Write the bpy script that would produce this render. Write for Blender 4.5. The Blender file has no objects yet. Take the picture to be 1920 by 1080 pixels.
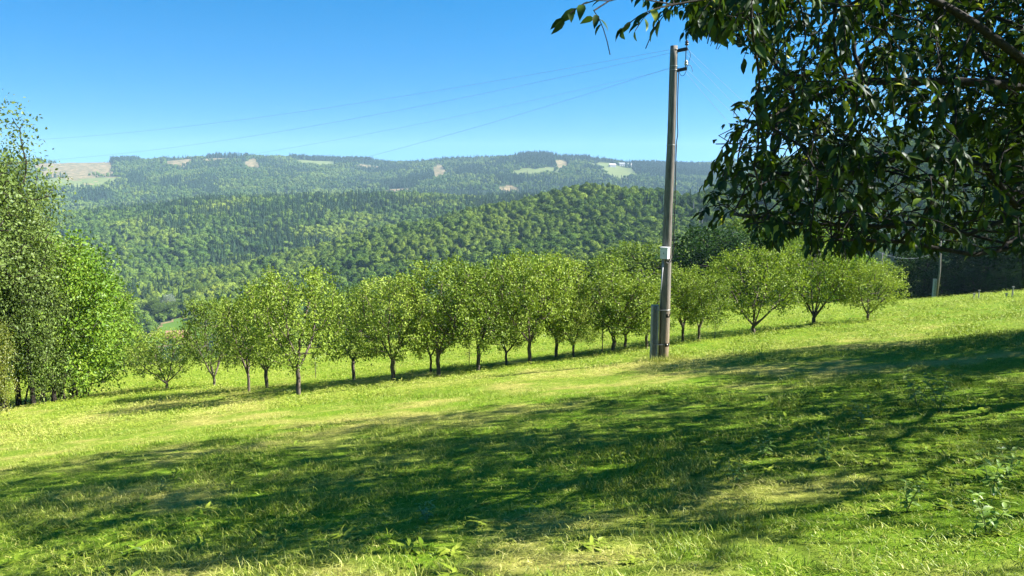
import bpy, math, random
import numpy as np
from mathutils import Vector

# ------------------------------------------------------------------ camera, sky, sun, exposure
scn = bpy.context.scene
R = math.radians
PITCH = R(8.8)
FPX = 1387.0                                   # focal length in pixels of the 1920 wide photograph
cam_d = bpy.data.cameras.new("camera")
cam = bpy.data.objects.new("camera", cam_d)
scn.collection.objects.link(cam)
cam_d.sensor_width = 36.0
cam_d.lens = 36.0 * FPX / 1920.0
cam_d.clip_start = 0.05
cam_d.clip_end = 20000
cam.location = (0, 0, 0)                       # eye level is z = 0; the ground below it is z = -1.6
cam.rotation_euler = (math.pi / 2 - PITCH, 0, 0)
scn.camera = cam

SKY_LIFT = 0.18
SUN_EL = R(39.0)
SUN_TH = R(2.0)                                # from +x (right), turned towards +y
world = bpy.data.worlds.new("World")
scn.world = world
world.use_nodes = True
wn = world.node_tree
wn.nodes.clear()
sky = wn.nodes.new("ShaderNodeTexSky")
sky.sky_type = 'NISHITA'
sky.sun_disc = False
sky.sun_elevation = SUN_EL
sky.sun_rotation = math.pi / 2 - SUN_TH
sky.altitude = 300
sky.air_density = 1.0
sky.dust_density = 0.0
sky.ozone_density = 1.5
hs = wn.nodes.new("ShaderNodeHueSaturation")
hs.inputs['Hue'].default_value = 0.496
hs.inputs['Value'].default_value = 1.04
hs.inputs['Saturation'].default_value = 1.55
bg = wn.nodes.new("ShaderNodeBackground")
bg.inputs['Strength'].default_value = 0.050
wo = wn.nodes.new("ShaderNodeOutputWorld")
stc = wn.nodes.new("ShaderNodeTexCoord")
sva = wn.nodes.new("ShaderNodeVectorMath"); sva.operation = 'ADD'
sva.inputs[1].default_value = (0, 0, SKY_LIFT)     # lifts the sky lookup, so the pale band sits below the horizon
wn.links.new(stc.outputs['Generated'], sva.inputs[0])
svn = wn.nodes.new("ShaderNodeVectorMath"); svn.operation = 'NORMALIZE'
wn.links.new(sva.outputs[0], svn.inputs[0]); wn.links.new(svn.outputs[0], sky.inputs['Vector'])
wn.links.new(sky.outputs[0], hs.inputs['Color'])
wn.links.new(hs.outputs[0], bg.inputs[0])
wn.links.new(bg.outputs[0], wo.inputs[0])

sun_d = bpy.data.lights.new("sun", 'SUN')
sun_d.energy = 5.0
sun_d.angle = R(0.53)
sun_d.color = (1.0, 0.95, 0.86)
sun = bpy.data.objects.new("sun", sun_d)
scn.collection.objects.link(sun)
S = Vector((math.cos(SUN_EL) * math.cos(SUN_TH), math.cos(SUN_EL) * math.sin(SUN_TH), math.sin(SUN_EL)))
sun.rotation_euler = S.to_track_quat('Z', 'Y').to_euler()

scn.view_settings.view_transform = 'Standard'
scn.view_settings.look = 'None'
scn.view_settings.exposure = 2.05
scn.view_settings.gamma = 1.0
cy = scn.cycles
cy.max_bounces = 6
cy.diffuse_bounces = 2
cy.glossy_bounces = 2
cy.transmission_bounces = 4
cy.transparent_max_bounces = 6
cy.volume_bounces = 0
cy.sample_clamp_indirect = 6.0

# ------------------------------------------------------------------ helpers
def ray(px, py):
    u = (px - 960.0) / FPX
    v = (py - 540.0) / FPX
    return np.array([u, math.cos(PITCH) - v * math.sin(PITCH), -math.sin(PITCH) - v * math.cos(PITCH)])

def at(px, py, Y):
    d = ray(px, py)
    return d * (Y / d[1])

def project(P):
    P = np.atleast_2d(P)
    f = P[:, 1] * math.cos(PITCH) - P[:, 2] * math.sin(PITCH)
    up = P[:, 1] * math.sin(PITCH) + P[:, 2] * math.cos(PITCH)
    f = np.where(f > 0.05, f, 0.05)
    return 960 + FPX * P[:, 0] / f, 540 - FPX * up / f

def hash2(ix, iy, seed):
    n = (ix.astype(np.int64) * 374761393 + iy.astype(np.int64) * 668265263 + seed * 1442695041) & 0x7fffffff
    n = ((n ^ (n >> 13)) * 1274126177) & 0x7fffffff
    n = n ^ (n >> 16)
    return (n & 0xffff) / 65535.0

def vnoise(x, y, seed=0):
    x = np.asarray(x, float); y = np.asarray(y, float)
    ix = np.floor(x); iy = np.floor(y)
    fx = x - ix; fy = y - iy
    fx = fx * fx * (3 - 2 * fx); fy = fy * fy * (3 - 2 * fy)
    a = hash2(ix, iy, seed); b = hash2(ix + 1, iy, seed)
    c = hash2(ix, iy + 1, seed); d = hash2(ix + 1, iy + 1, seed)
    return (a * (1 - fx) + b * fx) * (1 - fy) + (c * (1 - fx) + d * fx) * fy

def fbm(x, y, seed=0, octs=4):
    s = 0; a = 1; t = 0
    for i in range(octs):
        s = s + a * vnoise(x * 2 ** i + 17.3 * i, y * 2 ** i - 9.1 * i, seed + i)
        t += a; a *= 0.5
    return s / t

def sstep(a, b, x):
    t = np.clip((x - a) / (b - a), 0, 1)
    return t * t * (3 - 2 * t)

# ------------------------------------------------------------------ terrain heights
def rp(lst, lower=8.0):
    out = []
    for px, py, Y in lst:
        p = at(px, py, Y)
        out.append((p[0], p[1], p[2] - lower))
    return np.array(out)

RIDGES = [  # polyline of crest points, side slope, rounding radius
    (rp([(-700, 330, 2600), (-100, 300, 2600), (60, 298, 2600), (150, 298, 2600), (300, 294, 2600), (440, 294, 2650),
         (560, 295, 2750), (640, 300, 2800), (745, 306, 2900), (850, 300, 2850), (930, 298, 2750), (1010, 290, 2700),
         (1080, 296, 2750), (1150, 304, 2800), (1250, 304, 2850), (1350, 304, 2900), (1550, 300, 2900), (2400, 290, 2900)]), 0.135, 40),
    (rp([(560, 303, 2700), (650, 328, 2350), (730, 360, 2000), (760, 380, 1800)]), 0.20, 50),
    (rp([(1010, 292, 2680), (900, 320, 2350), (820, 345, 2100), (740, 372, 1800)]), 0.20, 50),
    (rp([(1180, 312, 2500), (1150, 335, 2100), (1120, 360, 1800)]), 0.18, 60),
    (rp([(300, 318, 2450), (330, 345, 2100), (300, 372, 1800)]), 0.18, 60),
    (rp([(-700, 440, 1150), (-100, 416, 1150), (110, 405, 1150), (300, 382, 1150), (430, 371, 1180), (620, 366, 1200),
         (800, 364, 1230), (1000, 366, 1250), (1200, 378, 1250), (1500, 390, 1250)], 9), 0.15, 60),
    (rp([(430, 590, 500), (500, 545, 530), (560, 506, 560), (700, 462, 580), (800, 432, 600), (900, 405, 620), (1000, 383, 640),
         (1130, 350, 660), (1200, 352, 655), (1290, 366, 650), (1400, 372, 640), (1500, 372, 620)], 11), 0.29, 24),
    (rp([(1130, 350, 655), (1180, 420, 520), (1230, 470, 420)], 9), 0.24, 30),
    (rp([(1490, 300, 640), (1560, 268, 580), (1700, 245, 540), (1900, 215, 500), (2300, 190, 460)], 9), 0.50, 18),
]

def plane(x, y):
    return -1.6 - 0.195 * y + 0.10 * x

def near_h(x, y):
    r = np.hypot(x, y)
    u = x / np.maximum(y, 1.0)
    start = np.where(y > 0, 95 - 52 * sstep(0.15, 0.6, u) - 15 * sstep(0.2, 0.9, -u), 60)
    e = np.maximum(r - start, 0)
    z = plane(np.clip(x, -400, 400), np.clip(y, -60, 700))
    z = z + 0.3 * np.maximum(-y - 60, 0) * 0.1
    z = z - 0.0007 * np.minimum(e, 60) ** 2 - 0.084 * np.maximum(e - 60, 0)
    z = z + 0.22 * (fbm(x / 9, y / 9, 3, 3) - 0.5) * sstep(4, 14, r) + 0.07 * (fbm(x / 1.6, y / 1.6, 5, 3) - 0.5)
    return z

def height(x, y):
    x = np.asarray(x, float); y = np.asarray(y, float)
    hn = near_h(x, y)
    zs = [hn, np.full_like(hn, -102.0) + 3 * (fbm(x / 90, y / 90, 8, 2) - 0.5)]
    for pts, sl, rr in RIDGES:
        best = np.full(x.shape, -1e9)
        for a, b in zip(pts[:-1], pts[1:]):
            d = b[:2] - a[:2]; L2 = (d ** 2).sum()
            t = np.clip(((x - a[0]) * d[0] + (y - a[1]) * d[1]) / L2, 0, 1)
            dist = np.hypot(x - a[0] - t * d[0], y - a[1] - t * d[1])
            z = a[2] + t * (b[2] - a[2]) - sl * (np.sqrt(dist ** 2 + rr ** 2) - rr)
            best = np.maximum(best, z)
        zs.append(best)
    K = 4.0
    Z = np.stack(zs)
    m = Z.max(0)
    out = m + K * np.log(np.exp((Z - m) / K).sum(0))
    r = np.hypot(x, y)
    out = np.where(r < 130, hn, out * sstep(130, 160, r) + hn * (1 - sstep(130, 160, r)))
    far = sstep(350, 600, r)
    out = out + far * 11 * (fbm(x / 120, y / 120, 19, 3) - 0.5)
    out = out + far * (26 * (fbm(x / 330, y / 330, 11, 3) - 0.5))* sstep(0,1,np.clip((r-600)/2000,0.25,1))
    return out

def hgt(x, y):
    return float(height(np.array([x]), np.array([y]))[0])

_T = np.concatenate([np.arange(1, 60, 0.1), np.arange(60, 300, 0.5), np.arange(300, 4500, 4.0)])
def ground_at(px, py, tmin=0):
    d = ray(px, py)
    x = d[0] * _T; y = d[1] * _T; z = d[2] * _T
    h = height(x, y)
    hit = np.nonzero((z < h) & (_T > tmin))[0]
    i = hit[0] if len(hit) else len(_T) - 1
    return np.array([x[i], y[i], h[i]])

# ------------------------------------------------------------------ mesh / object helpers
def fast_mesh(name, V, F, smooth=False, attrs=None, fattrs=None):
    """V (n,3); F list of index arrays, each (m,k)"""
    me = bpy.data.meshes.new(name)
    V = np.asarray(V, np.float32)
    me.vertices.add(len(V))
    me.vertices.foreach_set('co', V.ravel())
    F = [np.asarray(f, np.int32) for f in F if len(f)]
    loops = np.concatenate([f.ravel() for f in F])
    cnt = np.concatenate([np.full(len(f), f.shape[1], np.int32) for f in F])
    start = np.concatenate([[0], np.cumsum(cnt)[:-1]]).astype(np.int32)
    me.loops.add(len(loops)); me.loops.foreach_set('vertex_index', loops)
    me.polygons.add(len(cnt)); me.polygons.foreach_set('loop_start', start)
    me.polygons.foreach_set('use_smooth', np.full(len(cnt), smooth))
    me.update(calc_edges=True)
    for k, a in (attrs or {}).items():
        at_ = me.attributes.new(k, 'FLOAT', 'POINT'); at_.data.foreach_set('value', np.asarray(a, np.float32))
    for k, a in (fattrs or {}).items():
        at_ = me.attributes.new(k, 'FLOAT', 'FACE'); at_.data.foreach_set('value', np.asarray(a, np.float32))
    return me

def link(name, data, mat=None, parent=None):
    o = bpy.data.objects.new(name, data)
    scn.collection.objects.link(o)
    if mat is not None and data is not None and len(data.materials) == 0:
        data.materials.append(mat)
    if parent: o.parent = parent
    return o

def tag(o, label=None, cat=None, group=None, kind=None):
    if label: o['label'] = label
    if cat: o['category'] = cat
    if group: o['group'] = group
    if kind: o['kind'] = kind
    return o

class MB:
    def __init__(s): s.V = []; s.F = {}; s.n = 0
    def add(s, V, F):
        V = np.asarray(V, float).reshape(-1, 3)
        for f in F:
            s.F.setdefault(len(f), []).append([i + s.n for i in f])
        s.V.append(V); s.n += len(V)
    def box(s, c, size, rot=None):
        c = np.array(c, float); h = np.array(size, float) / 2
        P = np.array([[x, y, z] for x in (-1, 1) for y in (-1, 1) for z in (-1, 1)]) * h
        if rot is not None: P = P @ np.array(rot).T
        s.add(P + c, [(0, 1, 3, 2), (4, 6, 7, 5), (0, 4, 5, 1), (2, 3, 7, 6), (0, 2, 6, 4), (1, 5, 7, 3)])
    def tube(s, P, r, n=8, cap=True):
        P = np.asarray(P, float); m = len(P)
        r = np.full(m, r) if np.isscalar(r) else np.asarray(r, float)
        T = np.gradient(P, axis=0); T /= np.linalg.norm(T, axis=1)[:, None] + 1e-9
        ref = np.array([0, 0, 1.0]) if abs(T[0][2]) < 0.8 else np.array([0, 1.0, 0])
        A = np.cross(T, ref); A /= np.linalg.norm(A, axis=1)[:, None] + 1e-9
        B = np.cross(T, A)
        a = np.arange(n) / n * 2 * math.pi
        V = P[:, None] + r[:, None, None] * (np.cos(a)[None, :, None] * A[:, None] + np.sin(a)[None, :, None] * B[:, None])
        F = [(i * n + j, i * n + (j + 1) % n, (i + 1) * n + (j + 1) % n, (i + 1) * n + j) for i in range(m - 1) for j in range(n)]
        if cap:
            F.append(tuple(range(n))[::-1]); F.append(tuple((m - 1) * n + j for j in range(n)))
        s.add(V, F)
    def build(s, name, mat, parent=None, smooth=False):
        me = fast_mesh(name, np.concatenate(s.V), [np.array(f) for f in s.F.values()], smooth)
        return link(name, me, mat, parent)

# ------------------------------------------------------------------ materials
def new_mat(name):
    m = bpy.data.materials.new(name); m.use_nodes = True
    nt = m.node_tree; nt.nodes.clear()
    out = nt.nodes.new('ShaderNodeOutputMaterial')
    return m, nt, out

def N(nt, t, **kw):
    n = nt.nodes.new(t)
    for k, v in kw.items(): setattr(n, k, v)
    return n

ALB = 0.72
def ramp(nt, fac, stops):
    stops = [(p, tuple(v * ALB for v in c)) for p, c in stops]
    r = N(nt, 'ShaderNodeValToRGB')
    el = r.color_ramp.elements
    el[0].position, el[0].color = stops[0][0], (*stops[0][1], 1)
    el[1].position, el[1].color = stops[-1][0], (*stops[-1][1], 1)
    for p, c in stops[1:-1]:
        e = el.new(p); e.color = (*c, 1)
    nt.links.new(fac, r.inputs[0])
    return r.outputs[0]

def mixc(nt, fac, a, b, mode='MIX'):
    m = N(nt, 'ShaderNodeMix', data_type='RGBA', blend_type=mode)
    for s, v in ((m.inputs[0], fac), (m.inputs[6], a), (m.inputs[7], b)):
        if hasattr(v, 'links') or hasattr(v, 'is_linked'): nt.links.new(v, s)
        elif isinstance(v, (int, float)): s.default_value = v
        else: s.default_value = (*v, 1)
    return m.outputs[2]

def math_(nt, op, a, b=0.0, clamp=False):
    m = N(nt, 'ShaderNodeMath', operation=op, use_clamp=clamp)
    for s, v in ((m.inputs[0], a), (m.inputs[1], b)):
        if hasattr(v, 'is_linked'): nt.links.new(v, s)
        else: s.default_value = v
    return m.outputs[0]

def leaf_shader(nt, out, col, trans=0.4, gloss=0.06, rough=0.45, tcol=None):
    d = N(nt, 'ShaderNodeBsdfDiffuse'); t = N(nt, 'ShaderNodeBsdfTranslucent'); g = N(nt, 'ShaderNodeBsdfGlossy')
    g.inputs['Roughness'].default_value = rough
    g.inputs['Color'].default_value = (0.9, 0.95, 1.0, 1)
    nt.links.new(col, d.inputs[0])
    tc = mixc(nt, 1.0, col, tcol or (1.25, 1.25, 0.55), 'MULTIPLY')
    nt.links.new(tc, t.inputs[0])
    m = N(nt, 'ShaderNodeMixShader'); m.inputs[0].default_value = trans
    nt.links.new(d.outputs[0], m.inputs[1]); nt.links.new(t.outputs[0], m.inputs[2])
    m2 = N(nt, 'ShaderNodeMixShader'); m2.inputs[0].default_value = gloss
    nt.links.new(m.outputs[0], m2.inputs[1]); nt.links.new(g.outputs[0], m2.inputs[2])
    nt.links.new(m2.outputs[0], out.inputs[0])

def mat_leaf(name, stops, trans=0.4, gloss=0.06, rough=0.45, objvar=0.25, inst=None):
    """stops: colour ramp over a per-leaf random value, shifted by a per-tree random value"""
    m, nt, out = new_mat(name)
    a = N(nt, 'ShaderNodeAttribute', attribute_name='rnd')
    oi = N(nt, 'ShaderNodeObjectInfo')
    f = math_(nt, 'MULTIPLY', a.outputs['Fac'], 1.0 - objvar)
    f = math_(nt, 'ADD', f, math_(nt, 'MULTIPLY', oi.outputs['Random'], objvar))
    col = ramp(nt, f, stops)
    if inst:
        ia = N(nt, 'ShaderNodeAttribute', attribute_name='tint', attribute_type='INSTANCER')
        col = mixc(nt, ia.outputs['Fac'], col, inst)
    leaf_shader(nt, out, col, trans, gloss, rough)
    return m

def mat_bark(name, c1, c2, scale=6.0, stretch=0.2, rough=0.9):
    m, nt, out = new_mat(name)
    tc = N(nt, 'ShaderNodeTexCoord'); mp = N(nt, 'ShaderNodeMapping')
    mp.inputs['Scale'].default_value = (scale, scale, scale * stretch)
    nt.links.new(tc.outputs['Object'], mp.inputs[0])
    n = N(nt, 'ShaderNodeTexNoise'); n.inputs['Scale'].default_value = 4; n.inputs['Detail'].default_value = 6
    n.inputs['Roughness'].default_value = 0.7
    nt.links.new(mp.outputs[0], n.inputs['Vector'])
    col = ramp(nt, n.outputs['Fac'], [(0.35, c1), (0.65, c2)])
    b = N(nt, 'ShaderNodeBsdfPrincipled'); b.inputs['Roughness'].default_value = rough
    b.inputs['Specular IOR Level'].default_value = 0.2
    nt.links.new(col, b.inputs['Base Color'])
    bp = N(nt, 'ShaderNodeBump'); bp.inputs['Strength'].default_value = 0.6; bp.inputs['Distance'].default_value = 0.02
    nt.links.new(n.outputs['Fac'], bp.inputs['Height']); nt.links.new(bp.outputs[0], b.inputs['Normal'])
    nt.links.new(b.outputs[0], out.inputs[0])
    return m

def mat_plain(name, c, rough=0.6, metal=0.0, var=0.15, scale=12.0):
    m, nt, out = new_mat(name)
    n = N(nt, 'ShaderNodeTexNoise'); n.inputs['Scale'].default_value = scale; n.inputs['Detail'].default_value = 5
    tc = N(nt, 'ShaderNodeTexCoord'); nt.links.new(tc.outputs['Object'], n.inputs['Vector'])
    lo = tuple(x * (1 - var) for x in c); hi = tuple(min(1, x * (1 + var)) for x in c)
    col = ramp(nt, n.outputs['Fac'], [(0.3, lo), (0.7, hi)])
    b = N(nt, 'ShaderNodeBsdfPrincipled')
    b.inputs['Roughness'].default_value = rough; b.inputs['Metallic'].default_value = metal
    nt.links.new(col, b.inputs['Base Color']); nt.links.new(b.outputs[0], out.inputs[0])
    return m

M_ORCH = mat_leaf("orchard leaf", [(0.0, (.05, .09, .014)), (0.35, (.16, .25, .032)), (0.7, (.33, .44, .062)), (1.0, (.52, .58, .13))], 0.24, 0.01, 0.45, 0.34)
M_MAPLE = mat_leaf("maple leaf", [(0.0, (.04, .09, .010)), (0.5, (.15, .28, .022)), (1.0, (.38, .50, .055))], 0.26, 0.012)
M_ASPEN = mat_leaf("aspen leaf", [(0.0, (.07, .11, .03)), (0.5, (.14, .21, .045)), (0.85, (.22, .30, .07)), (1.0, (.34, .40, .14))], 0.28, 0.012)
M_YELL = mat_leaf("yellowing leaf", [(0.0, (.09, .14, .015)), (0.5, (.22, .27, .03)), (1.0, (.42, .38, .04))], 0.45, 0.04)
M_WOODS = mat_leaf("woodland leaf", [(0.0, (.05, .09, .016)), (0.5, (.12, .20, .03)), (0.9, (.24, .33, .05)), (1.0, (.32, .38, .08))], 0.3, 0.008)
M_DARK = mat_leaf("shade tree leaf", [(0.0, (.018, .045, .010)), (0.6, (.035, .085, .016)), (1.0, (.07, .14, .028))], 0.25, 0.006)  # dark leaf tone; carries the shade of the right-hand clump in its colour
M_CHERRY = mat_leaf("cherry leaf", [(0.0, (.018, .036, .006)), (0.5, (.032, .062, .009)), (0.8, (.06, .11, .015)), (0.95, (.16, .24, .03)), (1.0, (.40, .42, .06))], 0.30, 0.014, 0.45, 0.0)  # low stops darkened for crown shade, top stops painted bright as sunlit leaves
M_FDEC = mat_leaf("broadleaf forest", [(0.0, (.045, .10, .022)), (0.5, (.11, .20, .035)), (1.0, (.23, .33, .055))], 0.15, 0.0, 0.5, 0.65, inst=(.27, .33, .045))
M_FCON = mat_leaf("conifer forest", [(0.0, (0.027, 0.068, 0.033)), (0.5, (0.051, 0.105, 0.042)), (1.0, (0.090, 0.158, 0.053))], 0.1, 0.0, 0.5, 0.5, inst=(.06, .09, .025))
M_BARK = mat_bark("orchard bark", (.07, .055, .045), (.22, .18, .145), 6)
M_DBARK = mat_bark("dark bark", (.02, .017, .014), (.07, .055, .045), 6)
M_CBARK = mat_bark("cherry bark", (.014, .011, .010), (.045, .038, .032), 8, 0.6)
M_DEADW = mat_bark("bleached wood", (.28, .26, .23), (.5, .48, .44), 3)

# grass: per clump tint 0 = lush green, 1 = straw
def mat_grass(name):
    m, nt, out = new_mat(name)
    a = N(nt, 'ShaderNodeAttribute', attribute_name='rnd')
    ia = N(nt, 'ShaderNodeAttribute', attribute_name='tint', attribute_type='INSTANCER')
    oi = N(nt, 'ShaderNodeObjectInfo')
    g = ramp(nt, a.outputs['Fac'], [(0.0, (.05, .14, .003)), (0.5, (.18, .30, .012)), (0.88, (.33, .42, .04)), (1.0, (.58, .56, .15))])
    g2 = mixc(nt, math_(nt, 'MULTIPLY', oi.outputs['Random'], 0.5), g, (.28, .33, .03))
    s = ramp(nt, a.outputs['Fac'], [(0.0, (.26, .30, .03)), (0.5, (.50, .48, .11)), (1.0, (.76, .68, .28))])
    col = mixc(nt, ia.outputs['Fac'], g2, s)
    leaf_shader(nt, out, col, 0.16, 0.02, 0.5)
    return m
M_GRASS = mat_grass("grass blades")

# ------------------------------------------------------------------ ground colouring fields
def dryness(x, y):
    """0 lush .. 1 straw, patchy"""
    r = np.hypot(x, y)
    d = fbm(x / 2.2, y / 1.5, 21, 4)
    e = fbm(x / 0.55, y / 0.4, 33, 3)
    v = sstep(0.49, 0.76, d * 0.62 + e * 0.38 + 0.02)
    band = sstep(12, 18, y) * (1 - sstep(18, 26, y)) * 0.22 + 0.35 * sstep(14, 26, -x + 12) * (1 - sstep(16, 24, y)) * sstep(4, 8, y)
    lush = sstep(24, 34, y + 0.4 * x) * 0.75
    v = v * (1 - .6 * sstep(4.5, 6.5, y) * (1 - sstep(10, 13, y)) * sstep(-5, -1, x))  # shade put into the colour: less straw where the cherry's shadow falls
    v = v + .34 * (1 - sstep(4.6, 6.2, y)) * sstep(.42, .62, fbm(x / .8, y / .6, 27, 3)) * sstep(-4.5, -2.5, x) * (1 - sstep(1.2, 2.6, x))
    return np.clip(v * (1 - lush) + band * (0.4 + 0.6 * d), 0, 1)

# clearings and fields on the far hills: (px, py, half width m, half depth m, kind) kind 1 tan cut, 2 green field, 3 yellow field
CLEAR = [(150, 300, 336, 50, 1), (150, 334, 350, 52, 4), (82, 310, 318, 20, 1), (335, 300, 312, 18, 1), (410, 297, 302, 36, 1), (474, 300, 318, 9, 1),
         (598, 303, 311, 34, 3), (690, 310, 316, 22, 1), (824, 310, 334, 11, 1), (1005, 318, 327, 42, 3), (1052, 302, 316, 13, 1), (1030, 314, 321, 24, 4),
         (952, 350, 363, 18, 1), (745, 354, 361, 22, 1), (1170, 300, 304, 24, 2), (1225, 299, 305, 50, 2), (1160, 312, 334, 30, 3), (1140, 306, 318, 28, 4), (1400, 300, 308, 40, 2)]
NEARF = [(340, 598, 622, 34, 2), (366, 597, 605, 16, 3), (340, 622, 640, 60, 2), (450, 612, 632, 40, 2)]
_cl = []
for (px, ya, yb, hw, k), t0_ in [(c, 1500) for c in CLEAR] + [(c, 300) for c in NEARF]:
    ga = ground_at(px, ya, t0_); gb = ground_at(px, yb, t0_)
    ra, rb = min(3200, np.hypot(*ga[:2])), np.hypot(*gb[:2])
    aa_ = math.atan2(gb[0], gb[1]); rm_ = (ra + rb) / 2
    _cl.append((rm_ * math.sin(aa_), rm_ * math.cos(aa_), hw / FPX * rm_ * 1.1, max(25, (ra - rb) / 2 * 1.15), k))
STANDS = []
for px, ya, yb, hw in [(622, 292, 309, 72), (1015, 292, 312, 50), (1080, 290, 300, 30), (1260, 311, 332, 82), (257, 331, 350, 14), (322, 340, 350, 16), (175, 365, 382, 28), (395, 352, 366, 14), (225, 298, 308, 32),
                       (100, 298, 310, 26), (430, 288, 298, 40), (750, 345, 358, 34), (960, 338, 350, 26), (880, 318, 330, 24), (790, 330, 345, 26)]:
    ga = ground_at(px, ya, 1500); gb = ground_at(px, yb, 1500)
    ra, rb = min(3000, np.hypot(*ga[:2])), np.hypot(*gb[:2]); aa_ = math.atan2(gb[0], gb[1]); rm_ = (ra + rb) / 2
    STANDS.append((rm_ * math.sin(aa_), rm_ * math.cos(aa_), hw / FPX * rm_, max(30, (ra - rb) / 2)))
def in_stand(x, y):
    k = np.zeros(np.shape(x), bool)
    for cx, cy_, hw, hd in STANDS:
        a = math.atan2(cx, cy_)
        dx = (x - cx) * math.cos(a) - (y - cy_) * math.sin(a); dy = (x - cx) * math.sin(a) + (y - cy_) * math.cos(a)
        k |= (np.abs(dx / hw) ** 3 + np.abs(dy / hd) ** 3 + (vnoise(x / 25, y / 25, 91) - .5) * .5) < 1
    return k
def clearing(x, y):
    kind = np.zeros(np.shape(x)); 
    wob = (fbm(x / 45, y / 45, 55, 3) - 0.5) * 0.9
    for cx, cy_, hw, hd, k in _cl:
        a = math.atan2(cx, cy_)
        dx = (x - cx) * math.cos(a) - (y - cy_) * math.sin(a)
        dy = (x - cx) * math.sin(a) + (y - cy_) * math.cos(a)
        q = np.sqrt((dx / hw) ** 2 + (dy / hd) ** 2) + wob
        kind = np.where((q < 1) & (kind == 0), k, kind)
    return kind

# ------------------------------------------------------------------ terrain meshes
def polar_mesh(name, radii, angs, wrap):
    rr, aa = np.meshgrid(radii, angs, indexing='ij')
    x = rr * np.sin(aa); y = rr * np.cos(aa)
    z = height(x, y)
    V = np.stack([x, y, z], -1).reshape(-1, 3)
    nr, na = rr.shape
    idx = np.arange(nr * na).reshape(nr, na)
    if wrap:
        nx = np.roll(idx, -1, axis=1)
        F = np.stack([idx[:-1], nx[:-1], nx[1:], idx[1:]], -1).reshape(-1, 4)
    else:
        F = np.stack([idx[:-1, :-1], idx[:-1, 1:], idx[1:, 1:], idx[1:, :-1]], -1).reshape(-1, 4)
    return V, F[:, ::-1], x.ravel(), y.ravel(), idx

front = np.linspace(R(-50), R(50), 420)
back = np.linspace(R(50), R(310), 62)[1:-1]
ANG = np.concatenate([front, back])
rad1 = np.concatenate([np.arange(0.3, 2, 0.25), np.geomspace(2.0, 150, 330)])
V, F, gx, gy, idx = polar_mesh('meadow', rad1, ANG, True)
c0 = len(V)
V = np.concatenate([V, [[0, 0, hgt(0, 0)]]])
tri = np.stack([np.full(len(ANG), c0), np.roll(idx[0], -1), idx[0]], -1)[:, [0, 2, 1]][:, ::-1]
dr = np.append(dryness(gx, gy), 0.5)
me = fast_mesh('meadow', V, [F, tri], True, {'dry': dr})

m, nt, out = new_mat("meadow turf")
a = N(nt, 'ShaderNodeAttribute', attribute_name='dry')
tc = N(nt, 'ShaderNodeTexCoord')
n1 = N(nt, 'ShaderNodeTexNoise'); n1.inputs['Scale'].default_value = 9; n1.inputs['Detail'].default_value = 8; n1.inputs['Roughness'].default_value = 0.75
n2 = N(nt, 'ShaderNodeTexNoise'); n2.inputs['Scale'].default_value = 0.9; n2.inputs['Detail'].default_value = 6
nt.links.new(tc.outputs['Object'], n1.inputs['Vector']); nt.links.new(tc.outputs['Object'], n2.inputs['Vector'])
gcol = ramp(nt, n1.outputs['Fac'], [(0.3, (.06, .13, .008)), (0.5, (.14, .26, .014)), (0.7, (.24, .35, .03))])
scol = ramp(nt, n1.outputs['Fac'], [(0.3, (.16, .16, .04)), (0.55, (.44, .42, .10)), (0.75, (.66, .58, .22))])
fac = math_(nt, 'ADD', a.outputs['Fac'], math_(nt, 'MULTIPLY', math_(nt, 'SUBTRACT', n2.outputs['Fac'], 0.5), 0.5), True)
col = mixc(nt, fac, gcol, scol)
b = N(nt, 'ShaderNodeBsdfPrincipled'); b.inputs['Roughness'].default_value = 1.0; b.inputs['Specular IOR Level'].default_value = 0.05
nt.links.new(col, b.inputs['Base Color'])
bp = N(nt, 'ShaderNodeBump'); bp.inputs['Strength'].default_value = 0.9; bp.inputs['Distance'].default_value = 0.05
nt.links.new(n1.outputs['Fac'], bp.inputs['Height']); nt.links.new(bp.outputs[0], b.inputs['Normal'])
nt.links.new(b.outputs[0], out.inputs[0])
tag(link('meadow', me, m), kind='structure')

rad2 = np.concatenate([np.geomspace(150, 700, 90), np.linspace(700, 3400, 190)[1:], [3800, 4500, 5500]])
V, F, gx, gy, idx = polar_mesh('hills', rad2, ANG, True)
ck = clearing(gx, gy)
me = fast_mesh('hills', V, [F], True, {'clr': ck})
m, nt, out = new_mat("hill soil and fields")
a = N(nt, 'ShaderNodeAttribute', attribute_name='clr')
tc = N(nt, 'ShaderNodeTexCoord')
n1 = N(nt, 'ShaderNodeTexNoise'); n1.inputs['Scale'].default_value = 0.06; n1.inputs['Detail'].default_value = 9; n1.inputs['Roughness'].default_value = 0.8
nt.links.new(tc.outputs['Object'], n1.inputs['Vector'])
forest = ramp(nt, n1.outputs['Fac'], [(0.35, (.03, .055, .02)), (0.7, (.06, .10, .03))])
tan = ramp(nt, n1.outputs['Fac'], [(0.40, (.07, .10, .045)), (0.48, (.20, .17, .085)), (0.56, (.32, .24, .13)), (0.66, (.42, .32, .18))])
green = ramp(nt, n1.outputs['Fac'], [(0.3, (.08, .17, .025)), (0.7, (.14, .24, .04))])
yel = ramp(nt, n1.outputs['Fac'], [(0.3, (.10, .15, .05)), (0.7, (.22, .24, .09))])
scrub = ramp(nt, n1.outputs['Fac'], [(0.3, (.10, .15, .05)), (0.7, (.24, .27, .10))])
def ge(v): return math_(nt, 'GREATER_THAN', a.outputs['Fac'], v)
col = mixc(nt, ge(0.5), forest, tan)
col = mixc(nt, ge(1.5), col, green)
col = mixc(nt, ge(2.5), col, yel)
col = mixc(nt, ge(3.5), col, scrub)
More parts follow.
